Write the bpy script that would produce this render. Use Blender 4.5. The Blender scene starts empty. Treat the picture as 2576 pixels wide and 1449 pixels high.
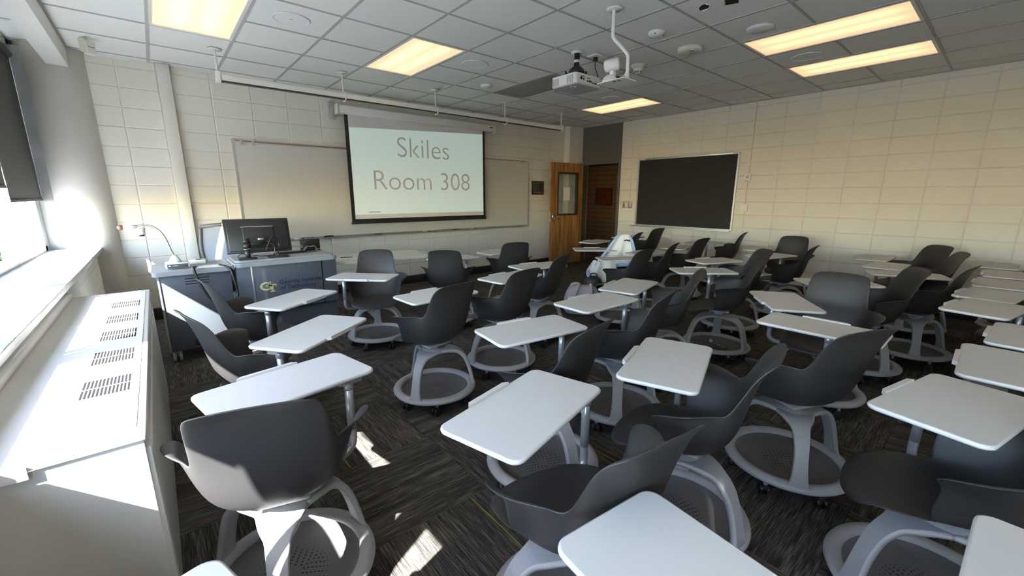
import bpy, bmesh, math, random
from mathutils import Vector, Matrix
from math import sin, cos, pi, radians, atan2, hypot

random.seed(308)
SC = bpy.context.scene
COL = SC.collection

# ------------------------------------------------------------------ camera
YAW, PITCH, ROLL = 0.70126, 0.21783, 0.0017
fw = Vector((sin(YAW) * cos(PITCH), cos(YAW) * cos(PITCH), -sin(PITCH)))
rt = Vector((cos(YAW), -sin(YAW), 0))
up = rt.cross(fw)
r2 = rt * cos(ROLL) + up * sin(ROLL)
u2 = -rt * sin(ROLL) + up * cos(ROLL)
cd = bpy.data.cameras.new('camera')
cd.sensor_width = 36.0
cd.lens = 1046.7 / 2576 * 36.0
cd.clip_start = 0.05
cam = bpy.data.objects.new('camera', cd)
COL.objects.link(cam)
M = Matrix((r2, u2, -fw)).transposed().to_4x4()
M.translation = Vector((0, 0, 1.44))
cam.matrix_world = M
SC.camera = cam

# ------------------------------------------------------------------ light and exposure
W = bpy.data.worlds.new('sky')
SC.world = W
W.use_nodes = True
wn = W.node_tree.nodes
wl = W.node_tree.links
bg = wn['Background']
sky = wn.new('ShaderNodeTexSky')
try:
    sky.sky_type = 'NISHITA'
    sky.sun_disc = False
    sky.sun_elevation = radians(40)
    sky.sun_rotation = radians(-118)
    sky.air_density = 1.0
    sky.dust_density = 0.6
except Exception:
    pass
wl.new(sky.outputs[0], bg.inputs[0])
bg.inputs[1].default_value = 2.9

SUN_DIR = Vector((1.0, 0.53, -0.96)).normalized()
sd = bpy.data.lights.new('sun', 'SUN')
sd.energy = 88.0
sd.angle = radians(0.53)
sd.color = (1.0, 0.98, 0.955)
sun = bpy.data.objects.new('sun', sd)
COL.objects.link(sun)
sun.rotation_mode = 'QUATERNION'
sun.rotation_quaternion = SUN_DIR.to_track_quat('-Z', 'Y')
sun.location = (-6, -3, 6)

SC.view_settings.view_transform = 'Standard'
SC.view_settings.look = 'None'
SC.view_settings.gamma = 1.0
SC.view_settings.use_curve_mapping = False
SC.view_settings.exposure = 0.26
SC.cycles.max_bounces = 10
SC.cycles.diffuse_bounces = 6
SC.cycles.glossy_bounces = 4
SC.cycles.sample_clamp_indirect = 6.0
SC.cycles.use_denoising = True
PANEL_E = 1.15          # glow of the fluorescent troffers
SCREEN_E = 0.31         # projected picture

# ------------------------------------------------------------------ materials
def nt(name):
    m = bpy.data.materials.new(name)
    m.use_nodes = True
    return m, m.node_tree.nodes, m.node_tree.links, m.node_tree.nodes['Principled BSDF']

def mat(name, col, rough=0.5, metal=0.0, bump=0.0, bscale=60.0, var=0.0, vscale=3.0, spec=0.5, emis=None, es=0.0, trans=0.0, alpha=1.0):
    m, n, l, p = nt(name)
    p.inputs['Base Color'].default_value = (*col, 1)
    p.inputs['Roughness'].default_value = rough
    p.inputs['Metallic'].default_value = metal
    p.inputs['Specular IOR Level'].default_value = spec
    if trans: p.inputs['Transmission Weight'].default_value = trans
    if emis:
        p.inputs['Emission Color'].default_value = (*emis, 1)
        p.inputs['Emission Strength'].default_value = es
    if bump or var:
        tc = n.new('ShaderNodeTexCoord')
        if bump:
            nz = n.new('ShaderNodeTexNoise'); nz.inputs['Scale'].default_value = bscale; nz.inputs['Detail'].default_value = 4
            l.new(tc.outputs['Object'], nz.inputs['Vector'])
            b = n.new('ShaderNodeBump'); b.inputs['Strength'].default_value = bump; b.inputs['Distance'].default_value = 0.004
            l.new(nz.outputs['Fac'], b.inputs['Height']); l.new(b.outputs['Normal'], p.inputs['Normal'])
        if var:
            nv = n.new('ShaderNodeTexNoise'); nv.inputs['Scale'].default_value = vscale; nv.inputs['Detail'].default_value = 3
            l.new(tc.outputs['Object'], nv.inputs['Vector'])
            r = n.new('ShaderNodeMapRange')
            r.inputs['From Min'].default_value = 0.3; r.inputs['From Max'].default_value = 0.7
            r.inputs['To Min'].default_value = 1 - var; r.inputs['To Max'].default_value = 1 + var
            l.new(nv.outputs['Fac'], r.inputs['Value'])
            mx = n.new('ShaderNodeVectorMath'); mx.operation = 'SCALE'
            mx.inputs[0].default_value = col
            l.new(r.outputs['Result'], mx.inputs['Scale'])
            l.new(mx.outputs['Vector'], p.inputs['Base Color'])
    return m

MT = {}
MT['block'] = mat('painted_block', (0.73, 0.695, 0.61), 0.62, bump=0.35, bscale=90, var=0.03, vscale=1.2)
MT['joint'] = mat('painted_joint', (0.68, 0.65, 0.575), 0.7, bump=0.2)
MT['plaster'] = mat('painted_plaster', (0.73, 0.70, 0.63), 0.6, bump=0.08, bscale=50)
MT['column'] = mat('painted_concrete', (0.66, 0.63, 0.58), 0.65, bump=0.12, bscale=70, var=0.03)
MT['grey_paint'] = mat('dark_grey_paint', (0.105, 0.098, 0.088), 0.55, bump=0.05)
MT['base_rubber'] = mat('black_rubber', (0.018, 0.017, 0.018), 0.45)
MT['grid'] = mat('ceiling_grid_metal', (0.36, 0.36, 0.345), 0.5)
MT['white'] = mat('white_enamel', (0.78, 0.77, 0.74), 0.35)
MT['offwhite'] = mat('aged_white_plastic', (0.70, 0.68, 0.58), 0.45)
MT['black'] = mat('black_plastic', (0.014, 0.014, 0.016), 0.4)
MT['gloss_black'] = mat('gloss_black', (0.01, 0.01, 0.011), 0.15)
MT['chrome'] = mat('chrome', (0.75, 0.75, 0.76), 0.12, 1.0)
MT['alu'] = mat('aluminium', (0.62, 0.62, 0.61), 0.35, 0.9)
MT['alu_paint'] = mat('silver_window_frame', (0.36, 0.37, 0.37), 0.45, 0.35, var=0.08, vscale=8)
MT['board'] = mat('whiteboard_enamel', (0.60, 0.58, 0.525), 0.28, var=0.02, vscale=2)
MT['chalk'] = mat('chalkboard', (0.012, 0.012, 0.012), 0.7, var=0.15, vscale=5)
MT['screen'] = mat('screen_cloth', (0.72, 0.71, 0.68), 0.8)
MT['picture'] = mat('projected_picture', (0.55, 0.60, 0.56), 0.9, emis=(0.60, 0.79, 0.73), es=SCREEN_E)
MT['letters'] = mat('projected_letters', (0.40, 0.38, 0.36), 0.9, emis=(0.42, 0.39, 0.355), es=SCREEN_E * 0.62)
MT['seat'] = mat('graphite_polypropylene', (0.030, 0.028, 0.028), 0.48, bump=0.10, bscale=350, spec=0.5)
MT['basegrey'] = mat('platinum_plastic', (0.34, 0.34, 0.345), 0.48, bump=0.05, bscale=300)
MT['tray'] = mat('tray_plastic', (0.105, 0.102, 0.103), 0.5, bump=0.05, bscale=300)
MT['hole'] = mat('perforation', (0.006, 0.006, 0.006), 0.8)
MT['tablet'] = mat('light_grey_laminate', (0.59, 0.575, 0.56), 0.36, var=0.015, vscale=10)
MT['post'] = mat('silver_post', (0.42, 0.43, 0.45), 0.35, 0.6)
MT['lectern'] = mat('slate_laminate', (0.085, 0.095, 0.112), 0.45, bump=0.03, bscale=200)
MT['lectern_dark'] = mat('slate_laminate_base', (0.065, 0.073, 0.088), 0.5)
MT['lectern_top'] = mat('grey_worktop', (0.30, 0.305, 0.305), 0.45, bump=0.04, bscale=250)
MT['gold'] = mat('gold_print', (0.56, 0.52, 0.22), 0.5)
MT['navy'] = mat('navy_print', (0.012, 0.022, 0.06), 0.5)
MT['heater'] = mat('cream_enamel', (0.62, 0.60, 0.56), 0.42, bump=0.03, bscale=20)
MT['slot'] = mat('louvre_slot', (0.012, 0.010, 0.012), 0.9, spec=.1)
MT['sill'] = mat('grey_sill_stone', (0.42, 0.44, 0.46), 0.38, var=0.05, vscale=5)
MT['panel_metal'] = mat('brushed_closure_panel', (0.30, 0.30, 0.30), 0.4, 0.45, var=0.15, vscale=4)
MT['shade'] = mat('shade_fabric', (0.055, 0.055, 0.05), 0.85, bump=0.3, bscale=500)
MT['table'] = mat('ivory_laminate', (0.62, 0.60, 0.54), 0.4)
MT['paper'] = mat('paper', (0.78, 0.76, 0.72), 0.8)
MT['cloth_white'] = mat('white_cotton', (0.78, 0.76, 0.72), 0.85, bump=0.3, bscale=40)
MT['cloth_blue'] = mat('pale_blue_cotton', (0.33, 0.46, 0.68), 0.85, bump=0.2, bscale=40)
MT['lavender'] = mat('lavender_nylon', (0.50, 0.44, 0.49), 0.75, bump=0.2, bscale=80)
MT['corktile'] = mat('rust_board', (0.20, 0.06, 0.012), 0.8)
MT['tan_tile'] = mat('tan_glazed_tile', (0.33, 0.215, 0.12), 0.4, var=0.12, vscale=2)
MT['tan_grout'] = mat('brown_grout', (0.05, 0.028, 0.014), 0.8)
MT['brown'] = mat('dark_bronze_paint', (0.035, 0.026, 0.02), 0.5)
MT['mesh'] = mat('grey_mesh_fabric', (0.30, 0.32, 0.35), 0.7)
MT['leaf'] = mat('leaf_green', (0.045, 0.075, 0.018), 0.7, var=0.5, vscale=3)
MT['paving'] = mat('grey_paving', (0.27, 0.27, 0.265), 0.9, var=0.1, vscale=.5)
MT['bark'] = mat('bark', (0.12, 0.09, 0.06), 0.9)
MT['facade'] = mat('pale_facade', (0.30, 0.29, 0.27), 0.8)
MT['greywood'] = mat('bright_orange_wire', (0.75, 0.62, 0.3), 0.6)
MT['led'] = mat('grey_print', (0.35, 0.35, 0.36), 0.5)
MT['red'] = mat('red_oak_strip', (0.26, 0.11, 0.09), 0.5)

def glass(name, col=(0.95, 0.97, 0.97), mixf=0.10):
    m = bpy.data.materials.new(name); m.use_nodes = True
    n = m.node_tree.nodes; l = m.node_tree.links
    n.remove(n['Principled BSDF'])
    t = n.new('ShaderNodeBsdfTransparent'); t.inputs[0].default_value = (*col, 1)
    g = n.new('ShaderNodeBsdfGlossy'); g.inputs['Roughness'].default_value = 0.03
    mx = n.new('ShaderNodeMixShader'); mx.inputs[0].default_value = mixf
    l.new(t.outputs[0], mx.inputs[1]); l.new(g.outputs[0], mx.inputs[2])
    l.new(mx.outputs[0], n['Material Output'].inputs[0])
    return m
MT['glass'] = glass('window_glass')
MT['bottle'] = glass('clear_plastic', (0.75, 0.78, 0.78), 0.25)

def ceiling_mat():
    m, n, l, p = nt('acoustic_tile')
    tc = n.new('ShaderNodeTexCoord')
    oi = n.new('ShaderNodeObjectInfo')
    ad = n.new('ShaderNodeVectorMath'); ad.operation = 'ADD'
    sc = n.new('ShaderNodeVectorMath'); sc.operation = 'SCALE'; sc.inputs['Scale'].default_value = 37.0
    cmb = n.new('ShaderNodeCombineXYZ')
    l.new(oi.outputs['Random'], cmb.inputs[0]); l.new(oi.outputs['Random'], cmb.inputs[1])
    l.new(cmb.outputs[0], sc.inputs[0])
    l.new(tc.outputs['Object'], ad.inputs[0]); l.new(sc.outputs[0], ad.inputs[1])
    v = n.new('ShaderNodeTexVoronoi'); v.inputs['Scale'].default_value = 55; v.inputs['Randomness'].default_value = 1
    l.new(ad.outputs[0], v.inputs['Vector'])
    nz = n.new('ShaderNodeTexNoise'); nz.inputs['Scale'].default_value = 9
    l.new(ad.outputs[0], nz.inputs['Vector'])
    cr = n.new('ShaderNodeValToRGB')
    cr.color_ramp.elements[0].position = 0.0; cr.color_ramp.elements[0].color = (0.45, 0.44, 0.41, 1)
    cr.color_ramp.elements[1].position = 0.13; cr.color_ramp.elements[1].color = (0.80, 0.80, 0.77, 1)
    mu = n.new('ShaderNodeMath'); mu.operation = 'MULTIPLY_ADD'; mu.inputs[1].default_value = 0.55; mu.inputs[2].default_value = -0.18
    l.new(nz.outputs['Fac'], mu.inputs[0])
    ad2 = n.new('ShaderNodeMath'); ad2.operation = 'ADD'
    l.new(v.outputs['Distance'], ad2.inputs[0]); l.new(mu.outputs[0], ad2.inputs[1])
    l.new(ad2.outputs[0], cr.inputs[0])
    l.new(cr.outputs[0], p.inputs['Base Color'])
    p.inputs['Roughness'].default_value = 0.85
    n2 = n.new('ShaderNodeTexNoise'); n2.inputs['Scale'].default_value = 260
    l.new(tc.outputs['Object'], n2.inputs['Vector'])
    b = n.new('ShaderNodeBump'); b.inputs['Strength'].default_value = 0.35; b.inputs['Distance'].default_value = 0.002
    l.new(n2.outputs['Fac'], b.inputs['Height']); l.new(b.outputs[0], p.inputs['Normal'])
    return m
MT['tile'] = ceiling_mat()

def carpet_mat():
    # loop pile running in fine ribs along local Y; colour streaks change from rib to rib
    m, n, l, p = nt('ribbed_carpet')
    tc = n.new('ShaderNodeTexCoord'); oi = n.new('ShaderNodeObjectInfo')
    sp = n.new('ShaderNodeSeparateXYZ'); l.new(tc.outputs['Object'], sp.inputs[0])
    rx = n.new('ShaderNodeMath'); rx.operation = 'MULTIPLY_ADD'; rx.inputs[1].default_value = 31.0
    l.new(oi.outputs['Random'], rx.inputs[0]); l.new(sp.outputs[0], rx.inputs[2])
    c1 = n.new('ShaderNodeCombineXYZ')
    m1 = n.new('ShaderNodeMath'); m1.operation = 'MULTIPLY'; m1.inputs[1].default_value = 0.035
    l.new(sp.outputs[1], m1.inputs[0])
    l.new(rx.outputs[0], c1.inputs[0]); l.new(m1.outputs[0], c1.inputs[1])
    n1 = n.new('ShaderNodeTexNoise'); n1.inputs['Scale'].default_value = 240; n1.inputs['Detail'].default_value = 2
    l.new(c1.outputs[0], n1.inputs['Vector'])
    n3 = n.new('ShaderNodeTexNoise'); n3.inputs['Scale'].default_value = 26; n3.inputs['Detail'].default_value = 1
    l.new(c1.outputs[0], n3.inputs['Vector'])
    n2 = n.new('ShaderNodeTexNoise'); n2.inputs['Scale'].default_value = 330; n2.inputs['Detail'].default_value = 1
    l.new(tc.outputs['Object'], n2.inputs['Vector'])
    a = n.new('ShaderNodeMath'); a.operation = 'ADD'
    b_ = n.new('ShaderNodeMath'); b_.operation = 'MULTIPLY_ADD'; b_.inputs[1].default_value = 0.55
    l.new(n2.outputs['Fac'], b_.inputs[0]); l.new(n1.outputs['Fac'], b_.inputs[2])
    c_ = n.new('ShaderNodeMath'); c_.operation = 'MULTIPLY_ADD'; c_.inputs[1].default_value = 0.5
    l.new(n3.outputs['Fac'], c_.inputs[0]); l.new(b_.outputs[0], c_.inputs[2])
    cr = n.new('ShaderNodeValToRGB')
    e = cr.color_ramp.elements
    e[0].position = 0.80; e[0].color = (0.012, 0.010, 0.009, 1)
    e[1].position = 1.28; e[1].color = (0.19, 0.17, 0.145, 1)
    e2 = cr.color_ramp.elements.new(0.99); e2.color = (0.045, 0.040, 0.036, 1)
    mr = n.new('ShaderNodeMapRange'); mr.inputs['From Min'].default_value = 0.0; mr.inputs['From Max'].default_value = 1.3
    e[0].position = 0.62; 
    l.new(c_.outputs[0], mr.inputs['Value'])
    cr.color_ramp.elements[0].position = 0.52
    cr.color_ramp.elements[1].position = 0.76
    cr.color_ramp.elements[2].position = 1.0
    l.new(mr.outputs[0], cr.inputs[0])
    # rare coloured rib: one thin line on some tiles
    gt = n.new('ShaderNodeMath'); gt.operation = 'COMPARE'; gt.inputs[2].default_value = 0.0022
    l.new(sp.outputs[0], gt.inputs[0])
    off = n.new('ShaderNodeMath'); off.operation = 'MULTIPLY_ADD'; off.inputs[1].default_value = 1.1; off.inputs[2].default_value = -0.55
    l.new(oi.outputs['Random'], off.inputs[0]); l.new(off.outputs[0], gt.inputs[1])
    hs = n.new('ShaderNodeMath'); hs.operation = 'GREATER_THAN'; hs.inputs[1].default_value = 0.5
    l.new(oi.outputs['Random'], hs.inputs[0])
    mc = n.new('ShaderNodeMix'); mc.data_type = 'RGBA'
    mc.inputs[6].default_value = (0.30, 0.27, 0.05, 1); mc.inputs[7].default_value = (0.03, 0.20, 0.25, 1)
    l.new(hs.outputs[0], mc.inputs[0])
    mm = n.new('ShaderNodeMix'); mm.data_type = 'RGBA'
    l.new(gt.outputs[0], mm.inputs[0]); l.new(cr.outputs[0], mm.inputs[6]); l.new(mc.outputs[2], mm.inputs[7])
    l.new(mm.outputs[2], p.inputs['Base Color'])
    p.inputs['Roughness'].default_value = 0.95
    p.inputs['Specular IOR Level'].default_value = 0.15
    bp = n.new('ShaderNodeBump'); bp.inputs['Strength'].default_value = 0.7; bp.inputs['Distance'].default_value = 0.004
    l.new(c_.outputs[0], bp.inputs['Height']); l.new(bp.outputs[0], p.inputs['Normal'])
    return m
MT['carpet'] = carpet_mat()

def wood_mat():
    m, n, l, p = nt('oak_veneer')
    tc = n.new('ShaderNodeTexCoord')
    mp = n.new('ShaderNodeMapping'); mp.inputs['Scale'].default_value = (9, 9, 0.7)
    l.new(tc.outputs['Object'], mp.inputs[0])
    nz = n.new('ShaderNodeTexNoise'); nz.inputs['Scale'].default_value = 2.2; nz.inputs['Detail'].default_value = 6
    l.new(mp.outputs[0], nz.inputs['Vector'])
    cr = n.new('ShaderNodeValToRGB')
    cr.color_ramp.elements[0].position = 0.35; cr.color_ramp.elements[0].color = (0.22, 0.085, 0.020, 1)
    cr.color_ramp.elements[1].position = 0.68; cr.color_ramp.elements[1].color = (0.48, 0.24, 0.075, 1)
    l.new(nz.outputs['Fac'], cr.inputs[0]); l.new(cr.outputs[0], p.inputs['Base Color'])
    p.inputs['Roughness'].default_value = 0.4
    return m
MT['oak'] = wood_mat()

def panel_mat(axis_len_y=True):
    # prismatic diffuser lit by two tubes: brighter along each tube
    m, n, l, p = nt('lit_diffuser')
    tc = n.new('ShaderNodeTexCoord'); sp = n.new('ShaderNodeSeparateXYZ')
    l.new(tc.outputs['Object'], sp.inputs[0])
    ab = n.new('ShaderNodeMath'); ab.operation = 'ABSOLUTE'; l.new(sp.outputs[0], ab.inputs[0])
    sb = n.new('ShaderNodeMath'); sb.operation = 'SUBTRACT'; sb.inputs[1].default_value = 0.10; l.new(ab.outputs[0], sb.inputs[0])
    a2 = n.new('ShaderNodeMath'); a2.operation = 'ABSOLUTE'; l.new(sb.outputs[0], a2.inputs[0])
    mr = n.new('ShaderNodeMapRange'); mr.interpolation_type = 'SMOOTHSTEP'
    mr.inputs['From Min'].default_value = 0.0; mr.inputs['From Max'].default_value = 0.14
    mr.inputs['To Min'].default_value = 1.0; mr.inputs['To Max'].default_value = 0.0
    l.new(a2.outputs[0], mr.inputs['Value'])
    # fall-off at the tube ends
    ay = n.new('ShaderNodeMath'); ay.operation = 'ABSOLUTE'; l.new(sp.outputs[1], ay.inputs[0])
    ry = n.new('ShaderNodeMapRange'); ry.interpolation_type = 'SMOOTHSTEP'
    ry.inputs['From Min'].default_value = 0.38; ry.inputs['From Max'].default_value = 0.62
    ry.inputs['To Min'].default_value = 1.0; ry.inputs['To Max'].default_value = 0.0
    l.new(ay.outputs[0], ry.inputs['Value'])
    mu = n.new('ShaderNodeMath'); mu.operation = 'MULTIPLY'; l.new(mr.outputs[0], mu.inputs[0]); l.new(ry.outputs[0], mu.inputs[1])
    cr = n.new('ShaderNodeValToRGB')
    cr.color_ramp.elements[0].color = (0.66, 0.43, 0.23, 1)
    cr.color_ramp.elements[1].color = (1.0, 0.76, 0.40, 1)
    l.new(mu.outputs[0], cr.inputs[0])
    l.new(cr.outputs[0], p.inputs['Emission Color'])
    p.inputs['Emission Strength'].default_value = PANEL_E
    p.inputs['Base Color'].default_value = (0.5, 0.47, 0.4, 1)
    p.inputs['Roughness'].default_value = 0.4
    return m
MT['lit'] = panel_mat()

# ------------------------------------------------------------------ mesh helpers
class MB:
    """collects shapes into one bmesh"""
    def __init__(s): s.bm = bmesh.new()
    def _add(s, verts, faces, mi=0, smooth=False):
        vs = [s.bm.verts.new(v) for v in verts]
        for f in faces:
            try:
                fc = s.bm.faces.new([vs[i] for i in f]); fc.material_index = mi; fc.smooth = smooth
            except ValueError:
                pass
    def box(s, a, b, mi=0, bev=0.0):
        x0, y0, z0 = a; x1, y1, z1 = b
        if x0 > x1: x0, x1 = x1, x0
        if y0 > y1: y0, y1 = y1, y0
        if z0 > z1: z0, z1 = z1, z0
        if bev <= 0:
            v = [(x0, y0, z0), (x1, y0, z0), (x1, y1, z0), (x0, y1, z0), (x0, y0, z1), (x1, y0, z1), (x1, y1, z1), (x0, y1, z1)]
            s._add(v, [(0, 3, 2, 1), (4, 5, 6, 7), (0, 1, 5, 4), (1, 2, 6, 5), (2, 3, 7, 6), (3, 0, 4, 7)], mi)
        else:
            t = bmesh.new(); bmesh.ops.create_cube(t, size=1)
            for v in t.verts: v.co = Vector(((x0 + x1) / 2 + v.co.x * (x1 - x0), (y0 + y1) / 2 + v.co.y * (y1 - y0), (z0 + z1) / 2 + v.co.z * (z1 - z0)))
            bmesh.ops.bevel(t, geom=t.edges[:], offset=bev, segments=2, affect='EDGES', profile=0.5)
            s.merge(t, mi, True)
        return s
    def merge(s, t, mi=0, smooth=False, mtx=None):
        mp = {}
        for v in t.verts: mp[v] = s.bm.verts.new(mtx @ v.co if mtx else v.co)
        for f in t.faces:
            try:
                n = s.bm.faces.new([mp[v] for v in f.verts]); n.material_index = mi; n.smooth = smooth
            except ValueError: pass
        t.free()
    def poly(s, pts, z0, z1, mi=0, smooth=False):
        n = len(pts)
        v = [(x, y, z0) for x, y in pts] + [(x, y, z1) for x, y in pts]
        f = [tuple(range(n - 1, -1, -1)), tuple(range(n, 2 * n))] + [(i, (i + 1) % n, n + (i + 1) % n, n + i) for i in range(n)]
        s._add(v, f, mi, smooth)
        return s
    def cyl(s, c, r, h, n=20, mi=0, r2=None, axis='z', smooth=True):
        r2 = r if r2 is None else r2
        def P(a, rr, t):
            x, y = rr * cos(a), rr * sin(a)
            return {'z': (c[0] + x, c[1] + y, c[2] + t), 'y': (c[0] + x, c[1] + t, c[2] + y), 'x': (c[0] + t, c[1] + x, c[2] + y)}[axis]
        v = [P(2 * pi * i / n, r, 0) for i in range(n)] + [P(2 * pi * i / n, r2, h) for i in range(n)]
        vs = [s.bm.verts.new(q) for q in v]
        for i in range(n):
            f = s.bm.faces.new((vs[i], vs[(i + 1) % n], vs[n + (i + 1) % n], vs[n + i])); f.smooth = smooth; f.material_index = mi
        f = s.bm.faces.new(vs[:n][::-1]); f.material_index = mi
        f = s.bm.faces.new(vs[n:]); f.material_index = mi
        return s
    def tube(s, pts, r, n=10, mi=0, closed=False, flat=None):
        pts = [Vector(p) for p in pts]
        rs = r if isinstance(r, (list, tuple)) else [r] * len(pts)
        rings = []
        prev = None
        for i, p in enumerate(pts):
            if closed: t = (pts[(i + 1) % len(pts)] - pts[i - 1])
            else: t = (pts[min(i + 1, len(pts) - 1)] - pts[max(i - 1, 0)])
            t.normalize()
            if prev is None:
                a = Vector((0, 0, 1)) if abs(t.z) < 0.9 else Vector((1, 0, 0))
                nrm = (a - t * a.dot(t)).normalized()
            else:
                nrm = (prev - t * prev.dot(t)).normalized()
            prev = nrm
            b = t.cross(nrm)
            rings.append([s.bm.verts.new(p + (nrm * cos(2 * pi * k / n) + b * sin(2 * pi * k / n)) * rs[i]) for k in range(n)])
        m = len(rings)
        for i in range(m if closed else m - 1):
            A, B = rings[i], rings[(i + 1) % m]
            for k in range(n):
                f = s.bm.faces.new((A[k], A[(k + 1) % n], B[(k + 1) % n], B[k])); f.smooth = True; f.material_index = mi
        if not closed:
            for R in (rings[0][::-1], rings[-1]):
                f = s.bm.faces.new(R); f.material_index = mi
        return s
    def ring(s, prof, n=48, mi=0):
        """revolve a closed profile [(r,z)...] about z"""
        R = [[s.bm.verts.new((r * cos(2 * pi * i / n), r * sin(2 * pi * i / n), z)) for r, z in prof] for i in range(n)]
        k = len(prof)
        for i in range(n):
            A, B = R[i], R[(i + 1) % n]
            for j in range(k):
                f = s.bm.faces.new((A[j], B[j], B[(j + 1) % k], A[(j + 1) % k])); f.smooth = True; f.material_index = mi
        return s
    def lathe(s, prof, n=32, mi=0, c=(0, 0, 0), smooth=True):
        """open profile [(r,z)...]; r==0 ends close"""
        R = []
        for i in range(n):
            a = 2 * pi * i / n
            R.append([(c[0] + r * cos(a), c[1] + r * sin(a), c[2] + z) for r, z in prof])
        t = bmesh.new()
        V = [[t.verts.new(q) for q in row] for row in R]
        for i in range(n):
            A, B = V[i], V[(i + 1) % n]
            for j in range(len(prof) - 1):
                t.faces.new((A[j], B[j], B[j + 1], A[j + 1]))
        bmesh.ops.remove_doubles(t, verts=t.verts[:], dist=1e-6)
        s.merge(t, mi, smooth)
        return s
    def mesh(s, name, mats):
        bmesh.ops.recalc_face_normals(s.bm, faces=s.bm.faces[:])
        me = bpy.data.meshes.new(name)
        s.bm.to_mesh(me); s.bm.free()
        for m in (mats if isinstance(mats, (list, tuple)) else [mats]): me.materials.append(MT[m])
        return me
    def obj(s, name, mats, parent=None, loc=(0, 0, 0), rz=0.0):
        return link(name, s.mesh(name, mats), parent, loc, rz)

def link(name, me, parent=None, loc=(0, 0, 0), rz=0.0):
    o = bpy.data.objects.new(name, me)
    COL.objects.link(o)
    o.location = loc; o.rotation_euler = (0, 0, rz)
    if parent: o.parent = parent
    return o

def tag(o, label, cat, group=None, kind=None):
    o['label'] = label; o['category'] = cat
    if group: o['group'] = group
    if kind: o['kind'] = kind
    return o

def thing(name, label, cat, loc=(0, 0, 0), rz=0.0, group=None):
    o = link(name, None, None, loc, rz)
    return tag(o, label, cat, group)

def struct(o, label=None):
    o['kind'] = 'structure'
    if label: o['label'] = label
    return o

def rrect(w, h, r, n=5, cx=0, cy=0):
    p = []
    for (sx, sy, a0) in ((1, 1, 0), (-1, 1, 90), (-1, -1, 180), (1, -1, 270)):
        for k in range(n + 1):
            a = radians(a0 + 90 * k / n)
            p.append((cx + sx * (w / 2 - r) + r * cos(a), cy + sy * (h / 2 - r) + r * sin(a)))
    return p

def bez(pts, n=8):
    """Catmull-Rom through points"""
    P = [Vector(p) for p in pts]
    out = []
    for i in range(len(P) - 1):
        p0 = P[max(i - 1, 0)]; p1 = P[i]; p2 = P[i + 1]; p3 = P[min(i + 2, len(P) - 1)]
        for k in range(n):
            t = k / n
            out.append(0.5 * ((2 * p1) + (p2 - p0) * t + (2 * p0 - 5 * p1 + 4 * p2 - p3) * t * t + (3 * p1 - p0 - 3 * p2 + p3) * t ** 3))
    out.append(P[-1])
    return out

# ------------------------------------------------------------------ the room
FY, RX, CH = 6.35, 7.22, 2.85        # front wall, right wall, ceiling height
LX, BY = -0.54, -2.6                 # window-wall face below the sill, back wall
BW, BH = 0.4064, 0.2032

_bc = {}
def block_mesh(w, h):
    k = (round(w, 3), round(h, 3))
    if k in _bc: return _bc[k]
    d, c = 0.006, 0.007                # proud of the joint, width of the worn edge
    v = [(-w / 2, 0, -h / 2), (w / 2, 0, -h / 2), (w / 2, 0, h / 2), (-w / 2, 0, h / 2),
         (-w / 2 + c, -d, -h / 2 + c), (w / 2 - c, -d, -h / 2 + c), (w / 2 - c, -d, h / 2 - c), (-w / 2 + c, -d, h / 2 - c)]
    f = [(4, 5, 6, 7), (0, 1, 5, 4), (1, 2, 6, 5), (2, 3, 7, 6), (3, 0, 4, 7), (0, 3, 2, 1)]
    mb = MB(); mb._add(v, f)
    _bc[k] = mb.mesh('block', 'block')
    return _bc[k]

def lay_blocks(parent, org, ang, u0, u1, us, z0, z1, holes=(), g=0.003):
    """stack-bond blocks on a wall plane through org, running along direction ang; us = phase of the vertical joints"""
    zs = [1.3495 + BH * k for k in range(-8, 9)]
    zs = [z0] + [z for z in zs if z0 + 0.03 < z < z1 - 0.03] + [z1]
    k0 = math.floor((u0 - us) / BW)
    u = [us + BW * k for k in range(k0, k0 + 60)]
    u = [u0] + [a for a in u if u0 + 0.03 < a < u1 - 0.03] + [u1]
    n = 0
    for a, b in zip(u[:-1], u[1:]):
        for c, d in zip(zs[:-1], zs[1:]):
            um, zm = (a + b) / 2, (c + d) / 2
            if any(h[0] < um < h[1] and h[2] < zm < h[3] for h in holes): continue
            o = link('block', block_mesh(b - a - g, d - c - g), parent,
                     (org[0] + cos(ang) * um, org[1] + sin(ang) * um, zm), ang)
            # uneven setting and wear of single blocks
            o.rotation_euler = (random.uniform(-.0025, .0025), 0, ang + random.uniform(-.002, .002))
            n += 1
    return n

# floor ---------------------------------------------------------------
floor = struct(MB().box((-0.9, BY, -0.08), (RX + 0.1, FY + 0.1, -0.006)).obj('floor', 'base_rubber'))
TS = 0.6096
cm = MB().box((-TS / 2 + 0.0006, -TS / 2 + 0.0006, -0.006), (TS / 2 - 0.0006, TS / 2 - 0.0006, 0.0)).mesh('carpet_tile', 'carpet')
for i in range(-2, 12):
    for j in range(-5, 10):
        x = 1.08 - TS / 2 + TS * i; y = 1.48 + TS / 2 + TS * (j - 1)
        if x < -0.85 or x > RX + .3 or y > FY + 0.3 or y < -1.6: continue
        t = link('carpet_tile', cm, floor, (x, y, 0), pi / 2 * ((i + j) % 2) + (pi if random.random() < .5 else 0))

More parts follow.
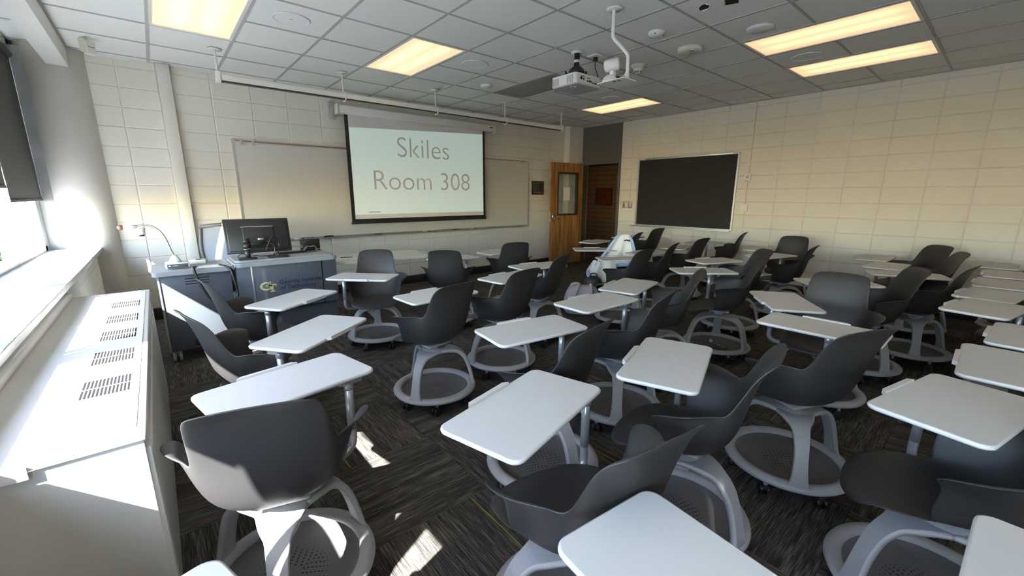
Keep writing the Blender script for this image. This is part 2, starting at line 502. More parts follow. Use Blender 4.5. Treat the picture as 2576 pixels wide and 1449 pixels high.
# ceiling ---------------------------------------------------------------
ceil = struct(MB().box((-1.0, BY, CH + 0.05), (RX + 0.1, FY + 0.1, CH + 0.15)).obj('ceiling', 'plaster'))
GX, GY = 0.164, 4.373
lights = {(0, -1): 1, (0, 0): 1, (3, -1): 1, (3, 0): 1, (9, -1): 1, (9, 0): 1, (7, -6): 1, (7, -5): 1, (9, -6): 1, (9, -5): 1,
          (5, -10): 1, (5, -9): 1, (9, -10): 1, (9, -9): 1, (6, -1): 2, (6, 0): 2, (0, -7): 1, (0, -6): 1, (3, -7): 1, (3, -6): 1}
tm = {}
def tile_mesh(w, h):
    k = (round(w, 3), round(h, 3))
    if k not in tm: tm[k] = MB().box((-w / 2, -h / 2, 0), (w / 2, h / 2, 0.014)).mesh('ceiling_tile', 'tile')
    return tm[k]
for i in range(-2, 12):
    for j in range(-11, 4):
        if (i, j) in lights: continue
        x0, x1 = max(GX + i * TS, -0.95), min(GX + (i + 1) * TS, RX)
        y0, y1 = GY + j * TS, min(GY + (j + 1) * TS, FY)
        if x1 - x0 < .04 or y1 - y0 < .04 or y1 < -1.3: continue
        t = link('ceiling_tile', tile_mesh(x1 - x0 - .004, y1 - y0 - .004), ceil, ((x0 + x1) / 2, (y0 + y1) / 2, CH + 0.004 + random.uniform(0, .0015)))
        t.rotation_euler[2] = 0 if (x1 - x0 < .6 or y1 - y0 < .6) else pi / 2 * random.randint(0, 3)
for i in range(-1, 12):
    x = GX + i * TS
    MB().box((x - .012, BY, CH - .002), (x + .012, FY, CH + .004)).obj('grid_bar', 'grid', ceil)
for j in range(-11, 4):
    y = GY + j * TS
    if y > BY: 
        segs = [(-0.95, RX)]
        for (i, jj), kk in lights.items():
            if jj == j and (i, j - 1) in lights and lights.get((i, j - 1)) == kk:
                a, b = GX + i * TS, GX + (i + 1) * TS
                new = []
                for s0, s1 in segs:
                    if s0 < a and b < s1: new += [(s0, a), (b, s1)]
                    else: new.append((s0, s1))
                segs = new
        for s0, s1 in segs:
            MB().box((s0, y - .010, CH - .001), (s1, y + .010, CH + .005)).obj('grid_bar', 'grid', ceil)
MB().box((-0.33, FY - .035, CH - .010), (0.21, FY, CH + .004)).obj('wall_angle', 'white', ceil)
MB().box((0.345, FY - .035, CH - .010), (6.78, FY, CH + .004)).obj('wall_angle', 'white', ceil)
MB().box((RX - .022, BY, CH - .004), (RX, 6.2, CH + .004)).obj('wall_angle', 'grid', ceil)

# soffit beam over the windows
bm_ = MB(); bm_.box((-0.60, BY, 2.66), (-0.45, 6.36, CH + .03))
struct(bm_.obj('trim_1', 'white'))

# front wall ---------------------------------------------------------------
front = struct(MB().box((-0.95, FY, 0), (RX + .12, FY + .15, CH + .1)).obj('wall_front', 'joint'))
lay_blocks(front, (0, FY, 0), 0, -0.40, 0.219, 0.697, 0, CH, g=.006)
lay_blocks(front, (0, FY, 0), 0, 0.336, 6.80, 0.697, 0, CH, holes=[(1.3, 5.4, 1.0, 1.95)], g=.006)
MB().box((0.219, FY - .07, 0), (0.336, FY + .01, CH), bev=.004).obj('pilaster_strip', 'plaster', front)
cp = MB(); cp.box((6.80, 6.19, 0), (RX + .05, FY + .05, CH + .02)); cp.obj('corner_pier', 'plaster', front)
struct(MB().box((0.34, FY - .016, 0), (6.80, FY - .002, 0.133), bev=.003).obj('baseboard_front', 'base_rubber'))
struct(MB().box((-0.40, FY - .016, 0), (0.215, FY - .002, 0.133), bev=.003).obj('baseboard_left', 'base_rubber'))

# right wall, with the doorway between y 5.27 and 6.19 --------------------------------
D0, D1, DH = 5.25, 6.16, 2.125
rw = MB()
rw.box((RX, BY, 0), (RX + .14, D0 - .06, CH + .1))
right = struct(rw.obj('wall_right', 'joint'))
lay_blocks(right, (RX, 0, 0), -pi / 2, -(D0 - .06), 0.9, -0.333 - BW * 20, 0, CH, g=.005)
struct(MB().box((RX - .016, BY, 0), (RX - .002, D0 - .07, 0.133), bev=.003).obj('baseboard_right', 'base_rubber'))
# grey infill panel and steel frame of the door
fr = MB()
fr.box((RX - .005, D0 - .05, DH), (RX + .12, D1 + .05, CH + .05))
fr.box((RX - .012, D0 - .055, 0), (RX + .13, D0, DH + .001))
fr.box((RX - .012, D1, 0), (RX + .13, D1 + .045, DH + .001))
fr.box((RX - .010, D0, DH - .04), (RX + .06, D1, DH + .005))
door = struct(link('door_1', None))
fr.obj('door_frame', 'grey_paint', door)
# the leaf, swung into the room against the front wall
hx, hy = RX - .09, 6.10
ang = atan2(6.175 - hy, 6.255 - hx)
leaf = link('door_leaf', None, door, (hx, hy, 0), ang)
LW, LT, LH = 0.885, 0.045, 2.11
# local +x from hinge to free edge; side facing the camera is +y after the turn of ~175 deg
lf = MB()
wx0, wx1, wz0, wz1 = 0.16, 0.70, 1.06, 1.90
lf.box((0, -LT / 2, 0.01), (LW, LT / 2, wz0)); lf.box((0, -LT / 2, wz1), (LW, LT / 2, LH))
lf.box((0, -LT / 2, wz0), (wx0, LT / 2, wz1)); lf.box((wx1, -LT / 2, wz0), (LW, LT / 2, wz1))
leaf_obj = lf.mesh('door_leaf', 'oak'); leaf.user_clear if False else None
bpy.data.objects.remove(leaf)
leaf = link('door_leaf', leaf_obj, door, (hx, hy, 0), ang)
gf = MB()
for a, b in (((wx0 - .02, -.032, wz0 - .02), (wx1 + .02, .032, wz0 + .012)), ((wx0 - .02, -.032, wz1 - .012), (wx1 + .02, .032, wz1 + .02)),
             ((wx0 - .02, -.032, wz0 + .012), (wx0 + .012, .032, wz1 - .012)), ((wx1 - .012, -.032, wz0 + .012), (wx1 + .02, .032, wz1 - .012))):
    gf.box(a, b)
gf.obj('glazing_frame', 'brown', leaf)
MB().box((wx0, -.003, wz0), (wx1, .003, wz1)).obj('pane', 'glass', leaf)
nt_ = MB().box((0.36, .008, 1.35), (0.545, .010, 1.62)); nt_.obj('notice', 'paper', leaf)
lk = MB(); lk.box((LW - .085, .022, .93), (LW - .02, .05, 1.10), bev=.008); lk.box((LW - .08, -.05, .93), (LW - .02, -.022, 1.10), bev=.008)
lk.cyl((LW - .055, .05, 0.98), .012, .035, 12, axis='y'); lk.tube([(LW - .055, .075, 0.98), (LW - .10, .078, 0.98), (LW - .17, .078, 0.975)], .009, 8)
lk.box((LW - .001, -.014, .91), (LW + .003, .014, 1.12))
lk.obj('lever_handle', 'chrome', leaf)
cl = MB(); cl.box((.05, .022, LH - .075), (.02, .03, LH - .05)); cl.tube([(.03, .03, LH + .015), (.20, .03, LH + .015)], .007, 6); cl.cyl((.01, .02, LH + .005), .012, .03, 10)
cl.obj('door_stay', 'alu', door, (hx, hy, 0), ang)

# corridor beyond the door -----------------------------------------------------
CX = 10.1
corr = struct(MB().box((CX, 3.9, 0), (CX + .1, 11.6, 2.7)).obj('wall_corridor', 'tan_grout'))
tmesh = {}
for k in range(0, 24):
    for j in range(0, 17):
        y = 6.80 + .298 * (k - 1); z = .0 + .1355 * j
        w, h = .288, .126
        if y > 10.8 or y < 6.2: continue
        if 'c' not in tmesh: tmesh['c'] = MB().box((-.007, -w / 2, -h / 2), (0, w / 2, h / 2)).mesh('wall_tile', 'tan_tile')
        link('wall_tile', tmesh['c'], corr, (CX, y, z + .0678))
struct(MB().box((RX + .14, 3.9, -.08), (CX + .1, 11.6, -.003)).obj('floor_corridor', 'tray'))
struct(MB().box((RX + .14, 3.9, 2.6), (CX + .1, 11.6, 2.7)).obj('ceiling_corridor', 'plaster'))
struct(MB().box((RX + .14, 11.55, 0), (CX, 11.65, 2.6)).obj('wall_corridor_end', 'tan_tile'))
struct(MB().box((RX + .15, 6.22, 0), (RX + .25, 11.6, 2.6)).obj('wall_corridor_side', 'tan_tile'))
struct(MB().box((RX + .15, 3.9, 0), (CX, 3.95, 2.6)).obj('wall_corridor_near', 'tan_tile'))
cb = thing('cork_board', 'rust brown framed notice board on the tiled corridor wall beyond the door', 'notice board', (CX - .012, 7.78, 1.21))
MB().box((-.014, -.27, 0), (0, .27, .445)).obj('cork_panel', 'corktile', cb)
fb = MB()
for a, b in (((-.024, -.285, -.015), (0, -.265, .46)), ((-.024, .265, -.015), (0, .285, .46)), ((-.024, -.265, -.015), (0, .265, .005)), ((-.024, -.265, .44), (0, .265, .46))): fb.box(a, b)
fb.obj('board_frame', 'brown', cb)
ct = thing('corridor_fill_lamp', 'warm ceiling lamp added unseen to light the corridor beyond the open door', 'ceiling lamp', (8.7, 7.6, 2.598))  # added above the door's sight line to give the corridor dim warm light
MB().box((-.3, -.6, -.05), (.3, .6, 0)).obj('lamp_housing', 'white', ct)
lm = bpy.data.materials.new('corridor_glow'); lm.use_nodes = True
pp = lm.node_tree.nodes['Principled BSDF']; pp.inputs['Emission Color'].default_value = (1, .62, .3, 1); pp.inputs['Emission Strength'].default_value = 0.9
MT['corr_lit'] = lm
MB().box((-.27, -.57, -.056), (.27, .57, -.050)).obj('diffuser', 'corr_lit', ct)

# window wall ---------------------------------------------------------------
SZ = 0.897                              # sill top
lw = MB()
lw.box((-1.0, BY, 0), (LX, 6.17, SZ - .04))
lw.box((-1.0, BY, 2.80), (-0.84, FY, CH + .1))
lw.box((-1.2, 6.26, 0), (-0.84, FY + .15, CH + .1))
left = struct(lw.obj('wall_left', 'joint'))
lay_blocks(left, (LX, 0, 0), pi / 2, -1.2, 6.17, 0.1, 0, SZ - .045)
sl = struct(link('window_sill_base', None)); bpy.data.objects.remove(sl)
y = 6.16
sill = struct(link('trim_2', MB().box((-0.88, BY, SZ - .045), (-0.70, 6.14, SZ - .02)).mesh('sill_bed', 'joint')))
for a, b in ((4.42, 6.23), (2.90, 4.42), (1.38, 2.90), (-0.14, 1.38), (-1.66, -0.14)):
    MB().box((-0.94, a + .002, SZ - .04), (-0.484, b - .002, SZ), bev=.004).obj('sill_slab', 'sill', sill)
# steel closure panel between window and column
m = MB(); m.poly([(-.845, 6.235), (-.640, 6.215), (-.64, 6.26), (-.90, 6.28), (-.90, 6.235)], SZ, 2.80)
pn = struct(m.obj('trim_3', 'panel_metal'))
for z in (2.62, 2.30, 1.98, 1.70, 1.42, 1.16):
    MB().lathe([(0, -.002), (.006, -.002), (.006, .002), (0, .002)], 8, c=(-.672, 6.216, z)).obj('screw', 'black', pn)
struct(MB().cyl((-0.58, 6.40, 0), .25, CH + .03, 64).obj('column', 'column'), 'round painted concrete column at the window corner')

# windows: frames, hopper sashes tilted out, glass; mullions at these y
MY = [6.22, 5.05, 3.55, 2.12, 0.67, -0.78, -2.23]
wx = -0.91
for k in range(len(MY) - 1):
    y1, y0 = MY[k], MY[k + 1]
    w = struct(link('window_%d' % (k + 1), None))
    f = MB()
    f.box((wx - .04, y0 - .025, SZ), (wx + .035, y0 + .025, 2.82))
    if k == 0: f.box((wx - .04, y1 - .11, SZ), (wx + .035, y1 + .02, 2.82))
    f.box((wx - .04, y0 + .025, SZ), (wx + .035, y1 - .025, SZ + .05))
    f.box((wx - .04, y0 + .025, 2.74), (wx + .035, y1 - .025, 2.82))
    f.box((wx - .04, y0 + .025, 1.72), (wx + .03, y1 - .025, 1.765))
    f.box((wx - .01, y1 - .035, SZ + .05), (wx + .045, y1 - .025, 2.74))
    f.obj('window_frame', 'alu_paint', w)
    MB().box((wx - .003, y0 + .025, 1.765), (wx + .003, y1 - .025, 2.74)).obj('pane', 'glass', w)
    # sash hinged at its top edge, bottom pushed out
    sa = link('sash', None, w)
    s = MB(); a0, a1 = y0 + .035, y1 - (.13 if k == 0 else .07)
    zt, ht = 1.715, 0.76
    s.box((-.015, a0, -ht), (.015, a0 + .035, 0)); s.box((-.015, a1 - .035, -ht), (.015, a1, 0))
    s.box((-.02, a0 + .045, -ht), (.02, a1 - .045, -ht + .045)); s.box((-.02, a0 + .045, -.045), (.02, a1 - .045, 0))
    bpy.data.objects.remove(sa)
    sa = s.obj('sash', 'alu_paint', w, (wx - .02, 0, zt)); sa.rotation_euler = (0, radians(24 if k < 1 else 4), 0)
    MB().box((-.003, a0 + .045, -ht + .045), (.003, a1 - .045, -.045)).obj('pane', 'glass', sa)
    hd = MB(); hd.tube([(.02, (a0 + a1) / 2 - .05, -ht + .09), (.05, (a0 + a1) / 2, -ht + .09), (.06, (a0 + a1) / 2 + .10, -ht + .10)], .008, 8)
    hd.obj('sash_handle', 'black', sa)
# roller shades, slits between neighbours
for k in range(len(MY) - 1):
    y1, y0 = MY[k] + .075, MY[k + 1] + .085
    if k == 0: y1, y0 = 6.215, 4.98
    if k == 1: y1 = 4.945
    zb = (1.385, 1.49, 1.45, 1.67, 1.50, 1.50)[k]
    nm = ['far corner beside the steel panel', 'second from the far corner', 'third from the far corner', 'fourth from the far corner', 'fifth from the far corner', 'last one near the back of the room'][k]
    sh = thing('roller_shade', 'dark grey roller shade on the window wall, ' + nm, 'window shade', (-0.84, y0, zb), 0, 'roller shades on the windows')
    m = MB(); m.box((-.002, 0.0, 0.02), (.002, y1 - y0, 2.70 - zb)); m.obj('shade_cloth', 'shade', sh)
    m = MB(); m.box((-.006, 0, 0), (.006, y1 - y0, .024), bev=.003); m.obj('hem_bar', 'shade', sh)
    m = MB(); m.cyl((0, 0, 2.71 - zb), .03, y1 - y0, 20, axis='y'); m.obj('roller', 'black', sh)
# head bracket
# pipe along the wall above the heater
pipe = thing('wall_pipe', 'cream painted pipe running along the window wall under the sill', 'pipe', (LX + .03, 0, 0.80))
MB().tube([(0, BY + .1, 0), (0, 3.84, 0)], .026, 14).obj('pipe_run', 'heater', pipe)

# back wall ---------------------------------------------------------------
struct(MB().box((-1.0, BY - .12, 0), (RX + .1, BY, CH + .1)).obj('wall_back', 'plaster'))

# outside ---------------------------------------------------------------
g = MB().box((-60, -30, -9.2), (-1.3, 60, -9.0)); struct(g.obj('ground', 'paving'))
bl = thing('neighbour_building', 'pale flat-roofed building seen through the window gap', 'building', (-17, 17, -9.0))
mb = MB().box((-3, -5, 0), (3, 5, 11.2)); mb.obj('facade', 'facade', bl)
for zi in range(5):
    for yi in range(4): MB().box((3.0, -4.2 + yi * 2.2, .9 + zi * 2.2), (3.03, -3.0 + yi * 2.2, 2.2 + zi * 2.2)).obj('window', 'alu_paint', bl)
for ti, (tx, ty, tz, rr, nm) in enumerate(((-4.1, 21.5, -9, 2.6, 'leafy green tree nearest the building corner'), (-6.5, 33.0, -9, 4.4, 'large green tree farther off past the building'), (-7.5, 15.5, -9, 2.6, 'green tree top close outside the far window'))):
    tr = thing('tree', nm + ', outside the window', 'tree', (tx, ty, tz))
    MB().tube([(0, 0, 0), (.1, 0, 4), (0, .1, 8.0)], [.28, .2, .1], 10).obj('trunk', 'bark', tr)
    m = MB()
    for q in range(900):
        a, b = random.uniform(0, 2 * pi), math.acos(random.uniform(-1, 1)); r = rr * random.uniform(.55, 1.0)
        c = Vector((r * sin(b) * cos(a), r * sin(b) * sin(a), 8.6 + r * cos(b) * .8))
        d1 = Vector((random.uniform(-1, 1), random.uniform(-1, 1), random.uniform(-1, 1))).normalized() * .28
        d2 = d1.cross(Vector((random.random(), random.random(), random.random()))).normalized() * .2
        m._add([c - d1, c + d2, c + d1, c - d2], [(0, 1, 2, 3)])
    o = m.obj('foliage', 'leaf', tr); o['kind'] = 'stuff'

# ------------------------------------------------------------------ ceiling fixtures
pos = {(0, -1): 'above the heater end of the rail, front left', (3, -1): 'left of the round speaker, above the projection screen',
       (9, -1): 'small far one above the chalkboard corner', (7, -6): 'long one at upper right, farther from the right wall', (9, -6): 'long one nearest the right wall',
       (5, -10): 'added unseen for warm fill at the back of the room, middle', (9, -10): 'added unseen for warm fill at the back of the room near the right wall',  # both added out of view to warm the right side of the room
       (0, -7): 'added unseen for fill behind the camera on the window side', (3, -7): 'added unseen for fill behind the camera, second from the windows'}  # these two are out of frame too, added only for their light
for (i, j), nm in pos.items():
    cx, cy = GX + (i + .5) * TS, GY + (j + 1) * TS
    t = thing('ceiling_light', 'warm glowing recessed troffer light, ' + nm, 'ceiling light', (cx, cy, CH), 0, 'recessed ceiling lights')
    m = MB()
    for a, b in (((-.295, -.60, -.003), (-.272, .60, .05)), ((.272, -.60, -.003), (.295, .60, .05)), ((-.272, -.60, -.003), (.272, -.577, .05)), ((-.272, .577, -.003), (.272, .60, .05))): m.box(a, b)
    m.obj('light_frame', 'white', t)
    MB().box((-.272, -.577, .006), (.272, .577, .012)).obj('diffuser', 'lit', t)
cx, cy = GX + 6.5 * TS, GY
t = thing('return_air_panel', 'plain dark grey unlit panel set in the ceiling beside the projector', 'ceiling panel', (cx, cy, CH))
MB().box((-.285, -.59, .010), (.285, .59, .018)).obj('panel_face', 'panel_metal', t)
m = MB()
for a, b in (((-.297, -.603, -.003), (-.285, .603, .02)), ((.285, -.603, -.003), (.297, .603, .02)), ((-.285, -.603, -.003), (.285, -.59, .02)), ((-.285, .59, -.003), (.285, .603, .02))): m.box(a, b)
m.obj('panel_frame', 'grid', t)

for x, y, nm in ((1.07, 4.08, 'beside the front left light'), (2.905, 4.08, 'right of the second light'), (5.39, 4.11, 'beyond the projector, before the far light'), (5.37, 1.64, 'between the two long lights')):
    t = thing('ceiling_speaker', 'round flush white ceiling speaker, ' + nm, 'speaker', (x, y, CH + .004), 0, 'round ceiling speakers')
    m = MB(); m.ring([(.127, 0), (.140, 0), (.141, -.006), (.136, -.009), (.127, -.006)], 40); m.obj('speaker_rim', 'white', t)
    m = MB(); m.cyl((0, 0, -.005), .128, .005, 40); m.obj('speaker_grille', 'tile', t)
    m = MB(); m.box((-.012, -.004, -.0065), (.012, .004, -.005)); m.obj('badge', 'led', t)
def disc_dev(name, label, cat, x, y, prof, mt, extra=None):
    t = thing(name, label, cat, (x, y, CH + .004))
    MB().lathe(prof, 32).obj('housing', mt, t)
    if extra: extra(t)
    return t
disc_dev('access_point', 'small round white disc on the ceiling between rail hanger and second light', 'ceiling device', 3.535, 4.71, [(0, -.030), (.06, -.030), (.078, -.022), (.080, 0), (0, 0)], 'white')
disc_dev('cover_plate', 'round pale green-white disc cover on the ceiling near the long light', 'ceiling device', 4.18, 1.66, [(0, -.022), (.095, -.022), (.103, -.014), (.105, 0), (0, 0)], 'white')
def eyes(t):
    for a in (200, 320, 80):
        MB().lathe([(0, -.004), (.006, -.004), (.008, 0), (0, .001)], 10, c=(.062 * cos(radians(a)), .062 * sin(radians(a)), -.028)).obj('sensor_window', 'black', t)
disc_dev('occupancy_sensor', 'white faceted sensor puck with two dark eyes, behind the camera pipe', 'sensor', 3.60, 2.29, [(0, -.040), (.045, -.040), (.072, -.018), (.074, 0), (0, 0)], 'white', eyes)
def horn(t):
    MB().lathe([(0, -.016), (.018, -.016), (.028, 0), (0, .001)], 16, c=(-.045, -.055, -.036)).obj('strobe_lens', 'chrome', t)
    MB().lathe([(0, -.002), (.004, -.002), (.004, 0), (0, 0)], 8, c=(.02, .0, -.041)).obj('mark', 'black', t)
disc_dev('fire_speaker', 'large round white alarm speaker on the ceiling right of the camera pipe', 'alarm', 4.21, 2.30, [(0, -.040), (.098, -.040), (.110, -.030), (.113, 0), (0, 0)], 'offwhite', horn)
def smoke(t):
    MB().lathe([(0, -.085), (.032, -.085), (.040, -.06), (.050, -.045), (.052, -.035), (0, -.034)], 24).obj('smoke_chamber', 'white', t)
    for a in range(0, 360, 45):
        c, s = cos(radians(a)), sin(radians(a))
        MB().box((.032 * c - .006, .032 * s - .006, -.080), (.032 * c + .006, .032 * s + .006, -.064)).obj('vent_slot', 'black', t)
disc_dev('smoke_detector', 'white cone shaped smoke detector with slots near the camera shelf', 'smoke detector', 4.30, 2.94, [(0, -.036), (.060, -.036), (.075, -.012), (.078, 0), (0, 0)], 'offwhite', smoke)
# holes in one tile
t = thing('ceiling_hole', 'ragged round hole broken through the ceiling tile at top edge', 'hole', (3.43, 1.785, CH + .0035), radians(40))
MB().poly([(.05 * cos(a) * (1 + .2 * sin(3 * a)), .035 * sin(a)) for a in [2 * pi * k / 14 for k in range(14)]], -.001, .0).obj('hole_shadow', 'hole', t)
MB().tube([(.055 * cos(a), .04 * sin(a), -.002) for a in [pi + pi * k / 8 for k in range(9)]], .004, 6).obj('torn_edge', 'tile', t)
t = thing('ceiling_opening', 'square dark opening cut in the ceiling tile at the top edge', 'hole', (3.47, 1.60, CH + .0035), radians(20))
MB().box((-.07, -.045, -.001), (.07, .045, 0)).obj('opening_shadow', 'hole', t)
MB().box((-.075, .04, -.006), (.03, .048, .0)).obj('cut_edge', 'alu', t)

# motion detector near the column
t = thing('motion_detector', 'cream motion detector on a bracket under the ceiling by the column', 'sensor', (-0.30, 5.78, CH - .002), radians(35))
m = MB(); m.box((-.012, -.05, -.09), (.012, .03, 0), bev=.003); m.obj('bracket', 'offwhite', t)
m = MB(); m.box((-.035, -.095, -.145), (.045, -.045, -.03), bev=.008); m.obj('sensor_body', 'offwhite', t)
m = MB(); m.box((-.022, -.099, -.085), (.032, -.094, -.06), bev=.002); m.obj('lens', 'chrome', t)

# projector screen rail hung from the ceiling -----------------------------------
rl = thing('ceiling_rail', 'long white tube rail hung from the ceiling in front of the whiteboard', 'rail', (0, 5.34, 2.585))
m = MB()
pr = [(-.034, .012), (-.030, .030), (-.012, .040), (.012, .040), (.030, .030), (.034, .012), (.034, -.022), (-.034, -.022)]
vs = [m.bm.verts.new((0.69, a, b)) for a, b in pr]; ve = [m.bm.verts.new((5.60, a, b)) for a, b in pr]
for k in range(8): m.bm.faces.new((vs[k], vs[(k + 1) % 8], ve[(k + 1) % 8], ve[k]))
m.bm.faces.new(vs); m.bm.faces.new(ve[::-1])
m.obj('rail_tube', 'white', rl)
MB().box((0.69, -.028, -.034), (5.60, .028, -.021)).obj('bottom_slot', 'black', rl)
for k, x in enumerate((0.665, 1.894, 3.135, 4.361, 5.625)):
    m = MB(); m.lathe([(0, .255), (.058, .255), (.060, .262), (.0, .264)], 28, c=(x, 0, 0)); m.obj('ceiling_rose', 'white', rl)
    m = MB(); m.tube([(x, 0, .26), (x, 0, .04)], .010, 10)
    if 0 < k < 4: m.tube([(x + .01, 0, .05), (x + .01, -.045, .03), (x + .01, -.045, -.03), (x + .01, -.01, -.048), (x + .01, .04, -.045)], .008, 8)
    else: m.box((x - .022, -.04, -.04), (x + .02, .04, .06), bev=.004)
    m.obj('hanger', 'white', rl)

# pull-down screen -----------------------------------------------------------
sc = thing('projection_screen', 'pull-down projection screen showing Skiles Room 308 in front of the whiteboard', 'projector screen', (0, 6.20, 0))
m = MB(); m.box((2.10, -.055, 2.54), (4.80, .06, 2.655), bev=.018); m.obj('screen_case', 'white', sc)
m = MB(); m.box((2.07, -.06, 2.53), (2.10, .065, 2.66), bev=.006); m.box((4.80, -.06, 2.53), (4.83, .065, 2.66), bev=.006); m.obj('end_cap', 'offwhite', sc)
m = MB(); m.box((2.02, .05, 2.48), (2.06, .14, 2.70)); m.tube([(2.03, .02, 2.70), (1.99, .0, 2.60), (2.01, 0, 2.47), (2.05, -.02, 2.45), (2.08, -.03, 2.50)], .005, 6); m.obj('wall_bracket', 'led', sc)
MB().box((4.68, -.0585, 2.60), (4.74, -.055, 2.615)).obj('badge', 'navy', sc)
MB().box((2.18, 0, 1.055), (4.60, .003, 2.56)).obj('screen_border', 'black', sc)
MB().box((2.232, -.0035, 1.103), (4.553, -.0005, 2.55)).obj('screen_cloth', 'screen', sc)
pm = MB(); pm._add([(2.234, -.0045, 1.166), (4.551, -.0045, 1.166), (4.551, -.0045, 2.486), (2.234, -.0045, 2.378)], [(0, 1, 2, 3)])
pm.obj('projected_picture', 'picture', sc)
MB().box((2.17, -.010, 1.030), (4.61, .012, 1.058), bev=.004).obj('weight_bar', 'black', sc)
MB().box((2.44, -.0062, 1.192), (2.62, -.0055, 1.208)).obj('caption_mark', 'letters', sc)
def text(body, x, y, z, size, mtl, parent, rot=(pi / 2, 0, 0), off=0.0, ext=0.0006, sx=1.0, sp=1.0, name='lettering', align='LEFT', shear=0.0):
    c = bpy.data.curves.new(name, 'FONT'); c.body = body; c.size = size; c.extrude = ext; c.offset = off; c.space_character = sp; c.align_x = align; c.shear = shear
    o = bpy.data.objects.new('tmp', c); COL.objects.link(o)
    dg = bpy.context.evaluated_depsgraph_get()
    me = bpy.data.meshes.new_from_object(o.evaluated_get(dg))
    bpy.data.objects.remove(o)
    me.materials.clear(); me.materials.append(MT[mtl])
    xs = [v.co.x for v in me.vertices]; ys = [v.co.y for v in me.vertices]
    if isinstance(sx, tuple):     # fit into a given width and height, lower-left corner at x,z
        fx, fy = sx[0] / (max(xs) - min(xs)), (sx[1] / (max(ys) - min(ys)) if sx[1] else 1)
        if not sx[1]: fy = fx
        x0, y0 = min(xs), min(ys)
        for v in me.vertices: v.co.x = (v.co.x - x0) * fx; v.co.y = (v.co.y - y0) * fy
    o = link(name, me, parent, (x, y, z)); o.rotation_euler = rot
    return o
text('Skiles', 2.943, -.0065, 2.022, 0.36, 'letters', sc, off=-.004, sx=(.913, .288))
text('Room 308', 2.547, -.0065, 1.531, 0.36, 'letters', sc, off=-.004, sx=(1.71, .277))

# whiteboard ---------------------------------------------------------------
wb = thing('whiteboard', 'wide beige-lit whiteboard fixed to the front block wall', 'whiteboard', (0, FY - .008, 0))
MB().box((.855, -.012, .87), (5.755, 0, 2.09)).obj('writing_surface', 'board', wb)
m = MB(); m.box((.835, -.018, .86), (.857, 0, 2.10)); m.box((5.753, -.018, .86), (5.775, 0, 2.10)); m.obj('side_frame', 'alu', wb)
m = MB(); m.box((.835, -.022, 2.085), (5.775, 0, 2.115)); m.obj('top_rail', 'alu', wb)
m = MB(); m.box((.87, -.024, 2.094), (5.68, -.022, 2.106)); m.obj('cork_strip', 'red', wb)
m = MB(); m.box((.835, -.022, .845), (5.775, 0, .872)); m.box((1.30, -.075, .838), (5.68, -.01, .848)); m.box((1.30, -.078, .838), (5.68, -.072, .858)); m.obj('marker_tray', 'alu', wb)
for x in (.93, 1.06, 5.53):
    m = MB(); m.box((x - .012, -.034, 2.06), (x + .012, -.020, 2.125)); m.tube([(x, -.034, 2.07), (x, -.048, 2.05), (x, -.045, 2.075)], .004, 6); m.obj('map_hook', 'alu', wb)
for k, x in enumerate((2.93, 2.985)):
    MB().tube([(x, -.0125, 1.50), (x + .006, -.0125, 1.545), (x + .015, -.0125, 1.57)], .0018, 5).obj('pen_stroke', 'led', wb)
for x, nm, mt_, w in ((1.86, 'black felt eraser on the whiteboard tray behind the lectern', 'black', .13),):
    o = thing('board_eraser', nm, 'eraser', (x, FY - .056, .8485)); m = MB(); m.box((-w / 2, -.02, 0), (w / 2, .02, .02), bev=.004); m.obj('felt_pad', mt_, o); m = MB(); m.box((-w / 2 + .004, -.018, .02), (w / 2 - .004, .018, .032), bev=.004); m.obj('grip', 'black', o)
for x, nm, mt_ in ((1.47, 'white marker pen at left end of the whiteboard tray', 'white'), (1.60, 'red capped marker pen near left end of the whiteboard tray', 'red'), (2.60, 'black marker pen on the tray left of the screen edge', 'black'),
                   (3.44, 'white marker pen on the tray below the screen', 'paper'), (4.03, 'dark marker pen on the tray below the screen middle', 'black'), (4.40, 'white marker pen on the tray below the right part of the screen', 'white')):
    o = thing('marker_pen', nm, 'marker', (x, FY - .05, .8575)); MB().cyl((-.06, 0, 0), .009, .085, 12, axis='x').obj('barrel', mt_, o); MB().cyl((.025, 0, 0), .0095, .035, 12, axis='x').obj('cap', 'black', o)

# wall plaque beside the whiteboard
pq = thing('wall_plaque', 'dark square framed plaque between whiteboard and door', 'plaque', (6.03, FY - .010, 1.60))
m = MB()
for a, b in (((-.165, -.02, -.135), (-.13, 0, .135)), ((.13, -.02, -.135), (.165, 0, .135)), ((-.13, -.02, -.135), (.13, 0, -.10)), ((-.13, -.02, .10), (.13, 0, .135))): m.box(a, b)
m.obj('plaque_frame', 'brown', pq)
MB().box((-.13, -.012, -.10), (.13, 0, .10)).obj('plaque_face', 'gloss_black', pq)
m = MB()
for a, b in (((-.122, -.0135, -.092), (-.117, -.012, .092)), ((.117, -.0135, -.092), (.122, -.012, .092)), ((-.117, -.0135, -.092), (.117, -.012, -.087)), ((-.117, -.0135, .087), (.117, -.012, .092))): m.box(a, b)
m.obj('silver_border', 'alu', pq)

